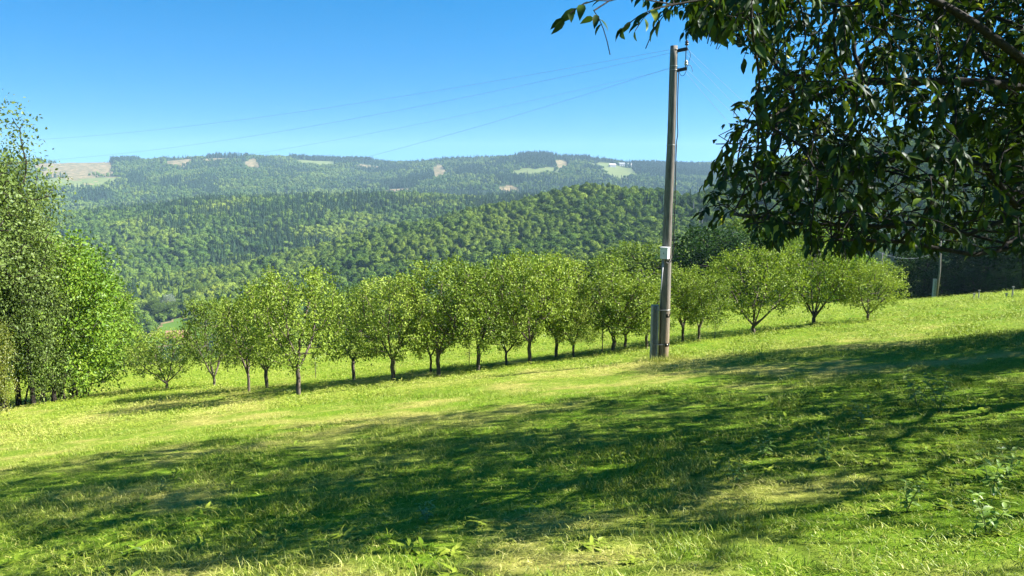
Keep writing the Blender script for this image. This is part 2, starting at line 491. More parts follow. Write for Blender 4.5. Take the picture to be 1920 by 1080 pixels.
b = N(nt, 'ShaderNodeBsdfPrincipled'); b.inputs['Roughness'].default_value = 1.0; b.inputs['Specular IOR Level'].default_value = 0.0
nt.links.new(col, b.inputs['Base Color']); nt.links.new(b.outputs[0], out.inputs[0])
tag(link('hills', me, m), kind='structure')

# ------------------------------------------------------------------ instancing (only for stuff)
def scatter(name, P, rot, scale, idx, tint, templates, label, cat):
    col = bpy.data.collections.new(name + " kinds")
    for i, me_ in enumerate(templates):
        col.objects.link(bpy.data.objects.new("%s kind %02d" % (name, i), me_))
    me = bpy.data.meshes.new(name)
    n = len(P)
    me.vertices.add(n); me.vertices.foreach_set('co', np.asarray(P, np.float32).ravel())
    a = me.attributes.new('rot', 'FLOAT_VECTOR', 'POINT'); a.data.foreach_set('vector', np.asarray(rot, np.float32).ravel())
    a = me.attributes.new('scl', 'FLOAT_VECTOR', 'POINT'); a.data.foreach_set('vector', np.asarray(scale, np.float32).ravel())
    a = me.attributes.new('idx', 'INT', 'POINT'); a.data.foreach_set('value', np.asarray(idx, np.int32))
    a = me.attributes.new('tint', 'FLOAT', 'POINT'); a.data.foreach_set('value', np.asarray(tint, np.float32))
    o = link(name, me)
    ng = bpy.data.node_groups.new(name, 'GeometryNodeTree')
    ng.interface.new_socket('Geometry', in_out='INPUT', socket_type='NodeSocketGeometry')
    ng.interface.new_socket('Geometry', in_out='OUTPUT', socket_type='NodeSocketGeometry')
    gi = ng.nodes.new('NodeGroupInput'); go = ng.nodes.new('NodeGroupOutput')
    iop = ng.nodes.new('GeometryNodeInstanceOnPoints')
    ci = ng.nodes.new('GeometryNodeCollectionInfo')
    ci.inputs['Collection'].default_value = col
    ci.inputs['Separate Children'].default_value = True
    ci.inputs['Reset Children'].default_value = True
    iop.inputs['Pick Instance'].default_value = True
    m2p = ng.nodes.new('GeometryNodeMeshToPoints')
    def na(nm, t):
        q = ng.nodes.new('GeometryNodeInputNamedAttribute'); q.data_type = t; q.inputs['Name'].default_value = nm
        return q.outputs['Attribute']
    ng.links.new(gi.outputs[0], m2p.inputs['Mesh'])
    ng.links.new(m2p.outputs[0], iop.inputs['Points'])
    ng.links.new(ci.outputs[0], iop.inputs['Instance'])
    ng.links.new(na('idx', 'INT'), iop.inputs['Instance Index'])
    ng.links.new(na('rot', 'FLOAT_VECTOR'), iop.inputs['Rotation'])
    ng.links.new(na('scl', 'FLOAT_VECTOR'), iop.inputs['Scale'])
    ng.links.new(iop.outputs[0], go.inputs[0])
    md = o.modifiers.new('scatter', 'NODES'); md.node_group = ng
    tag(o, label, cat, kind='stuff')
    return o

# ------------------------------------------------------------------ leaves
def unit(v):
    return v / (np.linalg.norm(v, axis=-1, keepdims=True) + 1e-9)

def leaves_geo(C, D, Nn, L, W, detail=0):
    """returns V, F(list), per-face count; C base of the leaf, D along, Nn normal"""
    D = unit(D); side = unit(np.cross(D, Nn)); Nn = np.cross(side, D)
    L = L[:, None]; W = W[:, None]
    if detail == 0:
        q = [C, C + D * L * .45 + side * W * .5 + Nn * W * .12, C + D * L - Nn * L * .08, C + D * L * .45 - side * W * .5 + Nn * W * .12]
        V = np.stack(q, 1); k = 4
        f = np.array([[0, 1, 2, 3]])
    else:
        ts = [0.0, 0.18, 0.45, 0.75, 1.0]; ws = [0.06, 0.72, 1.0, 0.62, 0.0]; dr = [0, 0.01, -0.03, -0.12, -0.26]
        q = []
        for t, w, d_ in zip(ts, ws, dr):
            mid = C + D * L * t + Nn * L * d_
            q += [mid + side * W * w * .5 + Nn * W * .16 * w, mid, mid - side * W * w * .5 + Nn * W * .16 * w]
        V = np.stack(q, 1); k = 15
        f = []
        for i in range(4):
            f += [[3 * i, 3 * i + 1, 3 * i + 4, 3 * i + 3], [3 * i + 1, 3 * i + 2, 3 * i + 5, 3 * i + 4]]
        f = np.array(f)
    n = len(C)
    F = (np.arange(n)[:, None, None] * k + f[None]).reshape(-1, f.shape[1])
    return V.reshape(-1, 3), F, len(f)

# ------------------------------------------------------------------ trees by space colonisation
def colonize(attr, start, step, infl, kill, iters, rng, tropism=(0, 0, 0.0), wob=0.12):
    """start: list of (point, parent index) laid out by hand"""
    P = [np.array(p, float) for p, _ in start]; par = [q for _, q in start]
    P = np.array(P); par = list(par)
    alive = np.ones(len(attr), bool)
    d = np.linalg.norm(attr[:, None] - P[None], axis=2)
    near = d.argmin(1); nd = d.min(1)
    kids = np.zeros(40000, int)
    trop = np.array(tropism)
    for it in range(iters):
        alive &= nd > kill
        act = np.nonzero(alive & (nd < infl))[0]
        if len(act) == 0:
            if alive.any(): act = np.nonzero(alive)[0][nd[alive].argsort()[:1]]
            else: break
        v = unit(attr[act] - P[near[act]])
        ui, inv = np.unique(near[act], return_inverse=True)
        s = np.zeros((len(ui), 3)); np.add.at(s, inv, v)
        ok = kids[ui] < 3
        if not ok.any(): 
            alive[act] = False; continue
        s = unit(s) + rng.normal(0, wob, s.shape) + trop
        newp = P[ui] + unit(s) * step
        bad = act[~ok[inv]]; nd_bad = bad
        alive[bad[rng.random(len(bad)) < .5]] = False
        newp = newp[ok]; up = ui[ok]
        kids[up] += 1
        n0 = len(P)
        P = np.concatenate([P, newp]); par += list(up)
        aa = np.nonzero(alive)[0]
        for s0 in range(0, len(newp), 200):
            dd = np.linalg.norm(attr[aa][:, None] - newp[None, s0:s0 + 200], axis=2)
            j = dd.argmin(1); m_ = dd[np.arange(len(aa)), j]
            b_ = m_ < nd[aa]
            nd[aa[b_]] = m_[b_]; near[aa[b_]] = n0 + s0 + j[b_]
        if len(P) > 30000: break
    return P, np.array(par)

def wood(P, par, r_tip, expo=2.3, r_max=None, sides=6, min_r=0.0):
    n = len(P)
    R_ = np.zeros(n); ch = [[] for _ in range(n)]
    for i in range(n):
        if par[i] >= 0: ch[par[i]].append(i)
    acc = np.zeros(n)
    for i in range(n - 1, -1, -1):
        R_[i] = r_tip if acc[i] == 0 else acc[i] ** (1 / expo)
        if par[i] >= 0: acc[par[i]] += R_[i] ** expo
    if r_max: 
        k = math.log(r_max / r_tip) / max(1e-6, math.log(R_[0] / r_tip))
        R_ = r_tip * (R_ / r_tip) ** k
    ch_main = np.full(n, -1)
    for i in range(n):
        if ch[i]: ch_main[i] = max(ch[i], key=lambda c: R_[c])
    d = np.zeros((n, 3))
    for i in range(n):
        c = ch_main[i]
        if c >= 0 and par[i] >= 0: d[i] = P[c] - P[par[i]]
        elif c >= 0: d[i] = P[c] - P[i]
        else: d[i] = P[i] - P[par[i]]
    d = unit(d)
    ref = np.where(np.abs(d[:, 2:3]) < 0.9, np.array([[0, 0, 1.0]]), np.array([[0, 1.0, 0]]))
    A = unit(np.cross(d, ref)); B = np.cross(d, A)
    an = np.arange(sides) / sides * 2 * math.pi
    ring = lambda p, r, A_, B_: p[:, None] + r[:, None, None] * (np.cos(an)[None, :, None] * A_[:, None] + np.sin(an)[None, :, None] * B_[:, None])
    V1 = ring(P, R_, A, B).reshape(-1, 3)
    F = []; extraV = []; ne = 0
    base = n * sides
    j = np.arange(sides); j2 = (j + 1) % sides
    for i in range(1, n):
        p = par[i]
        if p < 0 or R_[i] < min_r: continue
        if ch_main[p] == i:
            # keep the frames aligned
            F.append(np.stack([p * sides + j, p * sides + j2, i * sides + j2, i * sides + j], 1))
        else:
            rv = ring(P[p:p + 1], R_[i:i + 1] * 1.1, A[i:i + 1], B[i:i + 1])[0]
            extraV.append(rv)
            s0 = base + ne * sides; ne += 1
            F.append(np.stack([s0 + j, s0 + j2, i * sides + j2, i * sides + j], 1))
    V = np.concatenate([V1] + extraV) if extraV else V1
    return V, np.concatenate(F), R_, d

def leafy_tree(seed, cen, rad, trunk, n_attr=260, step=0.16, infl=1.2, kill=0.3, r_tip=0.006, r_base=0.09, leaf=0.06, per=6, thin=2.0,
               spread=0.14, shape=2.0, bottom=-1.0, sides=6, lumps=5, up=0.5, aspect=0.6, min_r=0.0):
    """one tree of real size, base at the origin. cen, rad: crown ellipsoid; trunk: list of (point, parent)"""
    rng = np.random.default_rng(seed)
    cen = np.array(cen, float); rad = np.array(rad, float)
    A = []
    lump = [(unit(rng.normal(size=3)), rng.uniform(0.75, 1.15)) for _ in range(lumps * 3)]
    while len(A) < n_attr:
        v = rng.uniform(-1, 1, 3)
        r = np.linalg.norm(v)
        if r > 1.15 or v[2] < bottom: continue
        w = unit(v); lim = 0.76
        for l, s in lump:
            lim += 0.30 * s * max(0, float(w @ l) - 0.72) / 0.28
        if r > lim: continue
        if r < 0.45 and rng.random() < 0.6: continue
        A.append(cen + v * rad)
    A = np.array(A)
    P, par = colonize(A, trunk, step, infl, kill, 120, rng, (0, 0, 0.08))
    V, F, R_, d = wood(P, par, r_tip, r_max=r_base, sides=sides, min_r=min_r)
    twig = np.nonzero((R_ < r_tip * thin) & (np.arange(len(P)) >= len(trunk)))[0]
    k = rng.poisson(per, len(twig))
    src = np.repeat(twig, k); n = len(src)
    C = P[src] + rng.normal(0, spread, (n, 3))
    outw = unit(P[src] - cen)
    D = unit(rng.normal(0, 1, (n, 3)) + outw * 0.5 + np.array([0, 0, -0.25]))
    Nn = unit(rng.normal(0, .75, (n, 3)) + np.array([0, 0, up]) + outw * 0.45)
    L = leaf * rng.uniform(0.65, 1.3, n); W = L * aspect * rng.uniform(0.8, 1.2, n)
    LV, LF, per_f = leaves_geo(C, D, Nn, L, W)
    # neighbouring leaves share a tone: light and dark clumps of leaves
    tone = np.clip(rng.beta(2, 2, n) * 0.7 + 0.3 * vnoise(C[:, 0] * 2.2 + C[:, 2], C[:, 1] * 2.2 + C[:, 2] * 1.7, seed), 0, 1)
    wm = fast_mesh('trunk', V, [F], True)
    lm = fast_mesh('crown', LV, [LF], False, fattrs={'rnd': np.repeat(tone, per_f)})
    return wm, lm

def place_tree(name, meshes, mats, loc, rz, sc, label, cat, group=None):
    root = bpy.data.objects.new(name, None); scn.collection.objects.link(root)
    root.location = loc; root.rotation_euler = (0, 0, rz)
    root.scale = sc if hasattr(sc, '__len__') else (sc, sc, sc)
    tag(root, label, cat, group)
    for nm, me_, mt in zip(('trunk', 'crown'), meshes, mats):
        o = bpy.data.objects.new(nm, me_); scn.collection.objects.link(o)
        if len(me_.materials) == 0: me_.materials.append(mt)
        o.parent = root
        if me_.materials[0] != mt:
            o.material_slots[0].link = 'OBJECT'; o.material_slots[0].material = mt
    return root

# orchard kinds: crown centre about 1.95 up, 3.1 m tall; (height 1 unit = 1 m)
def fork(h, pts):
    """trunk up to h then forks towards pts"""
    st = [((0, 0, -0.15), -1), ((0.01, 0, h * .35), 0), ((-0.02, .01, h * .7), 1), ((0.01, 0, h), 2)]
    for p in pts:
        p = np.array(p, float); q = np.array([0.01, 0, h])
        m_ = q + (p - q) * .5 + np.array([0, 0, -0.03])
        st.append((tuple(m_), 3)); st.append((tuple(p), len(st) - 1))
    return st

ORCH = []
specs = [((0, 0, 1.85), (1.45, 1.35, 1.25), 0.62, [(.38, .1, 1.15), (-.35, .2, 1.1), (.05, -.4, 1.2), (.0, .1, 1.4)]),
         ((0.05, 0, 1.85), (1.15, 1.15, 1.25), 0.7, [(.25, .1, 1.3), (-.3, -.1, 1.2), (.05, .3, 1.25)]),
         ((-0.05, 0, 1.8), (1.4, 1.3, 1.15), 0.55, [(.45, .0, 1.05), (-.42, .1, 1.1), (.0, -.3, 1.3)]),
         ((0, 0.05, 1.95), (1.3, 1.3, 1.3), 0.65, [(.3, .3, 1.2), (-.3, .1, 1.25), (.12, -.3, 1.15), (-.1, -.2, 1.4)]),
         ((0, 0, 1.5), (1.5, 1.4, 1.08), 0.25, [(.5, .1, .75), (-.5, .15, .72), (.1, -.4, .8), (-.1, .3, .85), (.22, 0, .95)]),
         ((0.1, 0, 1.95), (1.25, 1.2, 1.2), 0.6, [(.5, -.1, 1.15), (-.2, .2, 1.3), (.1, .3, 1.2)]),
         ((-0.1, .05, 1.85), (1.2, 1.35, 1.3), 0.5, [(.3, .2, 1.0), (-.4, -.1, 1.05), (.0, -.25, 1.1), (-.1, .3, 1.3)])]
for i, (c, r_, h, pts) in enumerate(specs):
    ORCH.append(leafy_tree(100 + i, c, r_, fork(h, pts), n_attr=560, step=0.12, infl=1.3, kill=0.2, r_tip=0.006,
                           r_base=0.06, leaf=0.078, per=19, thin=1.9, spread=0.085, bottom=-0.84, aspect=0.55, lumps=8))

# (base px, base py, crown top py, crown width px, kind, lean, label)
ROW = [
    (313, 728, 620, 125, 4, "low wide-forked fruit tree standing leftmost in the row, next to the tall grove"),
    (402, 724, 560, 80, 4, "small fruit tree with several thin stems from the ground, second from the left"),
    (467, 735, 548, 120, 2, "fruit tree leaning left with a crooked forked trunk, third from the left"),
    (500, 728, 525, 130, 6, "dark-crowned fruit tree with three steep limbs just left of the largest tree"),
    (560, 741, 505, 190, 0, "largest full round fruit tree, nearest to the camera, straight pale trunk"),
    (663, 713, 548, 115, 1, "narrow forked fruit tree just right of the largest round tree"),
    (737, 716, 520, 150, 3, "fruit tree with trunk leaning left and a bare limb showing in its crown"),
    (808, 700, 560, 80, 1, "slim fruit tree mostly hidden behind the tall pointed-top tree"),
    (822, 706, 488, 165, 5, "tall pointed-top fruit tree with straight trunk left of the middle"),
    (897, 697, 500, 130, 1, "fruit tree with upright fork and yellowish crown beside a tiny sapling"),
    (949, 685, 560, 110, 2, "low fruit tree with drooping side limbs tucked behind its taller neighbours"),
    (993, 683, 473, 165, 0, "tall fruit tree in the middle of the row, slightly left-leaning pale trunk"),
    (1043, 672, 482, 125, 3, "round-topped fruit tree just right of the tall middle tree"),
    (1075, 672, 560, 90, 1, "small thin-trunked fruit tree between two fuller crowns"),
    (1150, 661, 484, 150, 6, "broad fruit tree two trees left of the wooden pole, thick trunk"),
    (1172, 656, 515, 120, 2, "fruit tree with low side limb directly behind the broad one near the pole"),
    (1212, 654, 530, 100, 1, "fruit tree immediately left of the wooden pole's concrete post"),
    (1280, 643, 500, 110, 5, "fruit tree with thin dark trunk immediately right of the wooden pole"),
    (1310, 640, 508, 110, 2, "fruit tree with spreading low limbs, second to the right of the pole"),
    (1412, 626, 464, 165, 4, "big bushy fruit tree with double trunk, third to the right of the pole"),
    (1525, 609, 448, 155, 4, "tall bushy fruit tree branching from the ground, last but one on the right"),
    (1627, 600, 493, 125, 4, "low rounded fruit tree at the right end of the row, last one"),
]
rg = random.Random(5)
row_pos = []
for i, (bx, by, ty, wpx, k, lab) in enumerate(ROW):
    g = ground_at(bx, by)
    D = g[1]
    top = at((bx), ty, D)
    H = top[2] - g[2]
    H0 = specs[k][0][2] + specs[k][1][2]; W0 = 2 * specs[k][1][0]
    sz = H / H0 / 0.99
    sx = (wpx / FPX * D * 1.12) / W0 / 1.02
    sx = min(max(sx, sz * 0.6), sz * 1.35)
    rz = rg.uniform(0, 6.28)
    place_tree('fruit_tree', ORCH[k], (M_BARK, M_ORCH), (g[0], g[1], g[2]), rz, (sx, sx, sz), lab, 'tree', 'fruit trees in the row across the meadow')
    row_pos.append((g[0], g[1], D, H))
print("ROW", [(round(a, 1), round(b, 1), round(h, 1)) for a, b, _, h in row_pos])

# saplings
SAP = leafy_tree(300, (0, 0, 1.0), (.32, .32, .5), [((0, 0, -.1), -1), ((0.01, 0, .3), 0), ((-.01, 0, .6), 1), ((0, 0, .8), 2)], n_attr=60, step=.09,
                 infl=.6, kill=.12, r_tip=.004, r_base=.016, leaf=.06, per=6, spread=.06)
for bx, by, h, lab in [(741, 700, 1.3, "small bushy sapling behind the left-leaning fruit tree"), (592, 712, 1.25, "thin staked sapling right of the largest fruit tree"),
                       (880, 688, 1.15, "yellowish sapling in the open grass just left of the upright-forked tree"), (1129, 664, 1.45, "thin spindly sapling left of the broad tree near the pole"),
                       (1340, 634, 1.0, "low sapling beside the spreading tree right of the pole")]:
    g = ground_at(bx, by)
    place_tree('sapling', SAP, (M_BARK, M_YELL if by == 688 else M_ORCH), tuple(g), rg.uniform(0, 6), h / 1.5, lab, 'sapling', 'saplings among the fruit trees')

# ------------------------------------------------------------------ grove at the left
def tall(seed, H, rw, leaf, per, low=0.12, n=520, dens=1.0, shape=0.55):
    c = H * (1 + low) / 2
    st = [((0, 0, -.3), -1)]
    for i in range(1, 9):
        st.append(((0.05 * math.sin(i * 1.7 + seed), 0.05 * math.cos(i * 2.1 + seed), H * .075 * i), i - 1))
    return leafy_tree(seed, (0, 0, c), (rw, rw, H * (1 - low) / 2), st, n_attr=n, step=.32, infl=2.6, kill=.5, r_tip=.012, r_base=.017 * H, leaf=leaf, per=per,
                      spread=.26, thin=2.0, lumps=8)
G_ASP = [tall(401, 10, 2.9, .115, 34, .17, 900), tall(402, 9, 1.9, .115, 34, .2, 520)]
G_MAP = [tall(403, 7.5, 2.4, .14, 32, .05, 700), tall(404, 6.0, 1.9, .14, 30, .07, 480)]
def grove(bx, by, top_py, k, mats, w, lab, nm='broadleaf_tree', H0=None):
    g = ground_at(bx, by)
    top = at(bx, top_py, g[1])
    H = top[2] - g[2]
    kk = H / H0
    place_tree(nm, k, mats, tuple(g), rg.uniform(0, 6), (kk * w, kk * w, kk), lab, 'tree', 'trees of the grove on the left')
    return g
grove(-34, 772, 160, G_ASP[0], (M_DBARK, M_ASPEN), 0.95, "tallest grey-green tree at the far left edge of the photo", H0=10)
grove(36, 764, 290, G_ASP[0], (M_DBARK, M_ASPEN), 0.66, "grey-green tree with dark trunk, right of the tallest one in the grove", H0=10)
grove(62, 762, 385, G_ASP[1], (M_DBARK, M_ASPEN), 0.72, "dark slender tree in the middle of the left grove, second trunk", H0=9)
grove(84, 758, 470, G_MAP[0], (M_DBARK, M_ASPEN), 0.62, "dull green tree with broad trunk, centre of the left grove", H0=7.5)
grove(116, 752, 425, G_MAP[0], (M_DBARK, M_MAPLE), 0.9, "bright green maple standing right of the dull trees in the grove", H0=7.5)
grove(136, 748, 450, G_MAP[1], (M_DBARK, M_MAPLE), 1.05, "bright green maple, last but one at the grove's right end", H0=6)
grove(160, 742, 470, G_MAP[0], (M_DBARK, M_MAPLE), 1.0, "bright green round maple at the right end of the grove", H0=7.5)
grove(192, 722, 520, G_MAP[1], (M_DBARK, M_ORCH), 1.0, "shorter olive-green tree behind the grove's right end", H0=6)
grove(232, 700, 575, G_MAP[1], (M_DBARK, M_WOODS), 1.0, "small tree beyond the grove, beside the leftmost fruit tree", H0=6)
grove(-5, 790, 600, G_MAP[1], (M_DBARK, M_YELL), 0.62, "yellowing bushy young tree at the left edge in front of the grove", H0=6)
grove(-180, 800, 100, G_ASP[0], (M_DBARK, M_ASPEN), 1.0, "grey-green tree left of the photo's edge beside the grove", H0=10)
grove(8, 768, 245, G_ASP[1], (M_DBARK, M_ASPEN), 0.95, "grey-green tree between the tallest one and its right neighbour in the grove", H0=9)
# bare stems between the grove trunks
mb_n = 0
for bx, by, top, lab in [(48, 763, 690, "thin dark stem between the first two grove trunks"), (74, 760, 700, "thin leaning stem in the middle of the grove"),
                         (100, 756, 690, "dark crooked stem left of the bright maple"), (122, 752, 700, "pale thin stake-like stem among the maples"),
                         (146, 747, 680, "dark stem left of the grove's end tree"), (168, 742, 705, "thin bare stem at the grove's right edge")]:
    g = ground_at(bx, by); t = at(bx + rg.uniform(-8, 8), top, g[1] + .2)
    m_ = MB(); p0 = np.array(g) - [0, 0, .1]; L_ = np.linspace(0, 1, 6)[:, None]
    m_.tube(p0 + (t - p0) * L_ + np.sin(L_ * 5 + bx) * [.05, 0, 0], np.linspace(.10, .06, 6) * (0.35 if 'thin' in lab else 1), 7)
    tag(m_.build('bare_trunk', M_BARK if 'pale' in lab else M_DBARK, smooth=True), lab, 'tree trunk', 'bare stems under the grove')

# ------------------------------------------------------------------ woodland trees behind the row
W_K = [tall(501, 10, 3.6, .30, 11, .05, 420), tall(502, 10, 2.8, .30, 11, .08, 360), tall(503, 9, 3.8, .32, 11, .04, 420)]
W_H = [10, 10, 9]
def wood_tree(px, top_py, Y, H, k, mat, w, lab, nm='woodland_tree', grp='woodland trees beyond the meadow'):
    t = at(px, top_py, Y)
    z = hgt(t[0], t[1])
    Hh = t[2] - z
    if Hh < 3: Hh = H
    kk = Hh / W_H[k]
    ww = kk * w * min(1.6, max(0.7, H / Hh))
    place_tree(nm, W_K[k], (M_DBARK, mat), (t[0], t[1], z - .2), rg.uniform(0, 6), (ww, ww, kk), lab, 'tree', grp)
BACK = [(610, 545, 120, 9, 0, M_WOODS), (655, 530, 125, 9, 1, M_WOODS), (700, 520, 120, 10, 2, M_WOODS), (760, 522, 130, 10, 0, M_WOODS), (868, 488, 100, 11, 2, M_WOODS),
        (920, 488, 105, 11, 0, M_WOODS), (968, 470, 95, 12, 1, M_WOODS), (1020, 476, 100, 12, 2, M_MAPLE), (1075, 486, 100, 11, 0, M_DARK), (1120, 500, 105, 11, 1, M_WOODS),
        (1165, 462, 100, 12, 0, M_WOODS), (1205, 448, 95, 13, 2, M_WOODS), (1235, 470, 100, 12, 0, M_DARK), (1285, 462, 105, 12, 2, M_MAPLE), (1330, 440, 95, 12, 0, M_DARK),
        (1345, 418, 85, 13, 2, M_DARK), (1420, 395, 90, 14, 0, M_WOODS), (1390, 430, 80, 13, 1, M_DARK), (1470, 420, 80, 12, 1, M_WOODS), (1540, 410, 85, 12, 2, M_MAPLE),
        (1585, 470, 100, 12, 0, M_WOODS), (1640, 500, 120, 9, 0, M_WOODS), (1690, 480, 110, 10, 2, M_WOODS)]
BL = ["above the gap left of the narrow forked fruit tree", "above the narrow forked fruit tree", "above the left-leaning fruit tree", "left of the tall pointed-top fruit tree",
      "left of the middle of the row", "above the yellowish upright-forked fruit tree", "with the highest crown behind the middle of the row", "with fresh green crown right of the middle fruit tree",
      "with dark crown in the gap above the thin-trunked fruit tree", "just left of the broad fruit tree near the pole", "rising over the broad fruit tree near the pole",
      "with a lit yellow-green top left of the white box", "dark, directly behind the wooden pole", "with lit crown right of the wooden pole", "dark, right of the pole under the cherry leaves",
      "very dark and broad between pole and big bushy fruit tree", "with yellow-green top under the cherry foliage", "dark, over the left side of the big bushy fruit tree",
      "over the big bushy fruit tree, half behind cherry leaves", "fresh green, over the last but one fruit tree", "behind the last but one fruit tree's right side",
      "low, behind the last fruit tree of the row", "pale green, right of the last fruit tree"]
for (px, ty, Y, H, k, mt), bl in zip(BACK, BL):
    wood_tree(px, ty, Y, H, k, mt, 1.0, "woodland tree " + bl, )
# dark shaded trees on the right
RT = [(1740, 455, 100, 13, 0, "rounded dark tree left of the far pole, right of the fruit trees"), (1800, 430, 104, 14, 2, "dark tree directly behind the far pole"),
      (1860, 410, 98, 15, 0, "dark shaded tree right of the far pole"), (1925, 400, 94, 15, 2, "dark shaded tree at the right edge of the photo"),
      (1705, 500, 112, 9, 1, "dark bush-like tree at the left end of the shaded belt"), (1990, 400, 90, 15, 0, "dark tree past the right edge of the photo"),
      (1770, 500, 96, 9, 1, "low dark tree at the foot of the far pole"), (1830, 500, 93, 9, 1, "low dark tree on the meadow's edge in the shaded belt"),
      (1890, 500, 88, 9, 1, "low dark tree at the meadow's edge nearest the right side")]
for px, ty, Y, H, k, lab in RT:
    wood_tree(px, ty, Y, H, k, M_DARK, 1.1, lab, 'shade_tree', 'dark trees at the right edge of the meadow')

# ------------------------------------------------------------------ the big cherry tree on the right
def inside_poly(px, py, poly):
    c = np.zeros(len(px), bool); j = len(poly) - 1
    for i in range(len(poly)):
        xi, yi = poly[i]; xj, yj = poly[j]
        hit = ((yi > py) != (yj > py)) & (px < (xj - xi) * (py - yi) / (yj - yi + 1e-9) + xi)
        c ^= hit; j = i
    return c
CROWN_EDGE = [(1250, -900), (1240, -60), (1290, 20), (1400, 70), (1500, 90), (1440, 140), (1425, 180), (1440, 230), (1370, 250), (1370, 300), (1400, 330), (1345, 360),
              (1330, 400), (1390, 430), (1500, 450), (1560, 465), (1700, 450), (1800, 465), (2000, 455), (2600, 500), (4000, 500), (4000, -3000), (1250, -3000)]
rng = np.random.default_rng(77)
TR = np.array([9.0, 8.6]); tz = hgt(TR[0], TR[1])
A = []
while len(A) < 5000:
    n_ = 4000
    v = rng.uniform(-1, 1, (n_, 3)); rr = np.linalg.norm(v, axis=1)
    v = v[(rr < 1) & ((rr > .45) | (rng.random(n_) < .4))]
    p = np.array([TR[0] - .2, TR[1] + .5, tz + 5.4]) + v * np.array([6.9, 4.6, 4.1])
    lh = p[:, 2] - plane(p[:, 0], p[:, 1])
    px, py = project(p)
    inframe = (p[:, 1] > 0.4) & (px > -100) & (px < 2000) & (py > -100) & (py < 1200)
    ok = (lh > 1.5) & ((~inframe) | inside_poly(px, py, CROWN_EDGE)) & (np.linalg.norm(p, axis=1) > 2.4)
    ok &= ~((p[:, 0] < 1.3) & (p[:, 2] < 2.0))
    gap = vnoise(p[:, 0] * .85 + p[:, 2] * .5, p[:, 1] * .85 - p[:, 2] * .7, 404)
    ok &= (gap > .42) | (rng.random(len(gap)) < .04)
    shx = p[:, 0] - (p[:, 2] + 1.6 + .195 * p[:, 1] - .1 * p[:, 0]) / math.tan(SUN_EL)
    ok &= (p[:, 1] > 6.6) | (shx > -.8 + 1.2 * (6.6 - p[:, 1]))
    A += list(p[ok])
A = A[:5000]
nb = 0
while nb < 120:       # unseen foliage added above the frame to break up the limb's shadow
    p = rng.uniform([3.0, 3.6, 1.4], [8.5, 6.4, 4.4]); px, py = project(p)
    if (py[0] < -60 or px[0] > 2000) and vnoise(p[0] * .9 + p[2] * .5, p[1] * .9 - p[2] * .7, 606) > .42:
        A.append(p); nb += 1
# long low limb to the top-left of the frame
for px, py, Y in [(1072, 20, 3.9), (1090, 32, 3.9), (1125, 5, 4.0), (1140, -10, 4.0), (1150, 25, 4.0), (1160, 10, 4.0), (1235, 30, 4.2), (1200, -20, 4.2), (1270, 0, 4.5), (1290, -40, 4.6), (1380, 0, 4.8), (1400, 50, 5.0), (1360, 20, 5.0), (1440, 20, 5.0), (1350, -30, 5.2), (1180, 5, 4.1), (1240, -15, 4.2), (1300, 5, 4.4), (1380, 30, 4.8), (1450, 60, 5.0), (1240, 20, 4.3), (1340, -30, 4.4),
                  (1350, 262, 5.6), (1335, 280, 5.8), (1325, 370, 5.7), (1312, 390, 5.7), (1350, 420, 5.6), (1400, 415, 5.5),
                  (1560, 455, 5.4), (1450, 430, 5.6), (1700, 470, 5.2), (1640, 462, 5.3), (1400, 100, 4.9), (1330, 40, 4.6)]:
    A.append(at(px, py, Y * 1.12))
q_ = []
while len(q_) < 3000:
    px = rng.uniform(1240, 2050, 3000); py = rng.uniform(-80, 500, 3000); Y = rng.uniform(5.0, 10.0, 3000)
    k_ = inside_poly(px, py, CROWN_EDGE)
    g_ = np.array([at(a_, b_, c_) for a_, b_, c_ in zip(px[k_], py[k_], Y[k_])])
    gap = vnoise(g_[:, 0] * 1.1 + g_[:, 2] * .5, g_[:, 1] * 1.1 - g_[:, 2] * .9, 505)
    q_ += list(g_[gap > .41])
A = np.array(A + q_[:3000])
t0 = np.array([TR[0], TR[1], tz])
start = [(t0 - [0, 0, .3], -1), (t0 + [0, 0, .6], 0), (t0 + [-.05, 0, 1.2], 1), (t0 + [-.1, -.05, 1.8], 2), (t0 + [-.1, -.1, 2.6], 3), (t0 + [-.15, -.1, 3.6], 4), (t0 + [-.1, 0, 4.8], 5), (t0 + [0, 0, 6.0], 6)]
LK = 1.12
def lat(px, py, Y): return at(px, py, Y * LK)
def limb(frm, pts):
    prev = frm
    q0 = np.array(start[frm][0], float)
    for p in pts:
        p = np.array(p, float)
        n_ = max(1, int(np.linalg.norm(p - q0) / .35))
        for k in range(1, n_ + 1):
            q = q0 + (p - q0) * k / n_ + rng.normal(0, .035, 3) + .10 * np.sin(np.array([1.3, 2.1, 1.7]) * (q0[0] + k * .35 * 1.6))
            start.append((q, prev)); prev = len(start) - 1
        q0 = p
limb(3, [lat(2150, 400, 6.6), lat(1920, 462, 6.0), lat(1790, 480, 5.7), lat(1690, 470, 5.5), lat(1600, 452, 5.5)])
limb(3, [lat(2150, 330, 6.6), lat(1920, 395, 6.1), lat(1800, 430, 5.9), lat(1640, 440, 5.9), lat(1500, 415, 5.9), lat(1390, 400, 5.8)])
limb(4, [lat(2200, 250, 6.4), lat(1930, 385, 5.8), lat(1820, 335, 5.9), lat(1700, 312, 6.0), lat(1610, 340, 6.1), lat(1480, 330, 6.2)])
limb(5, [lat(2200, 150, 6.3), lat(1920, 190, 5.7), lat(1780, 165, 5.5), lat(1640, 160, 5.5), lat(1540, 190, 5.6), lat(1450, 215, 5.6)])
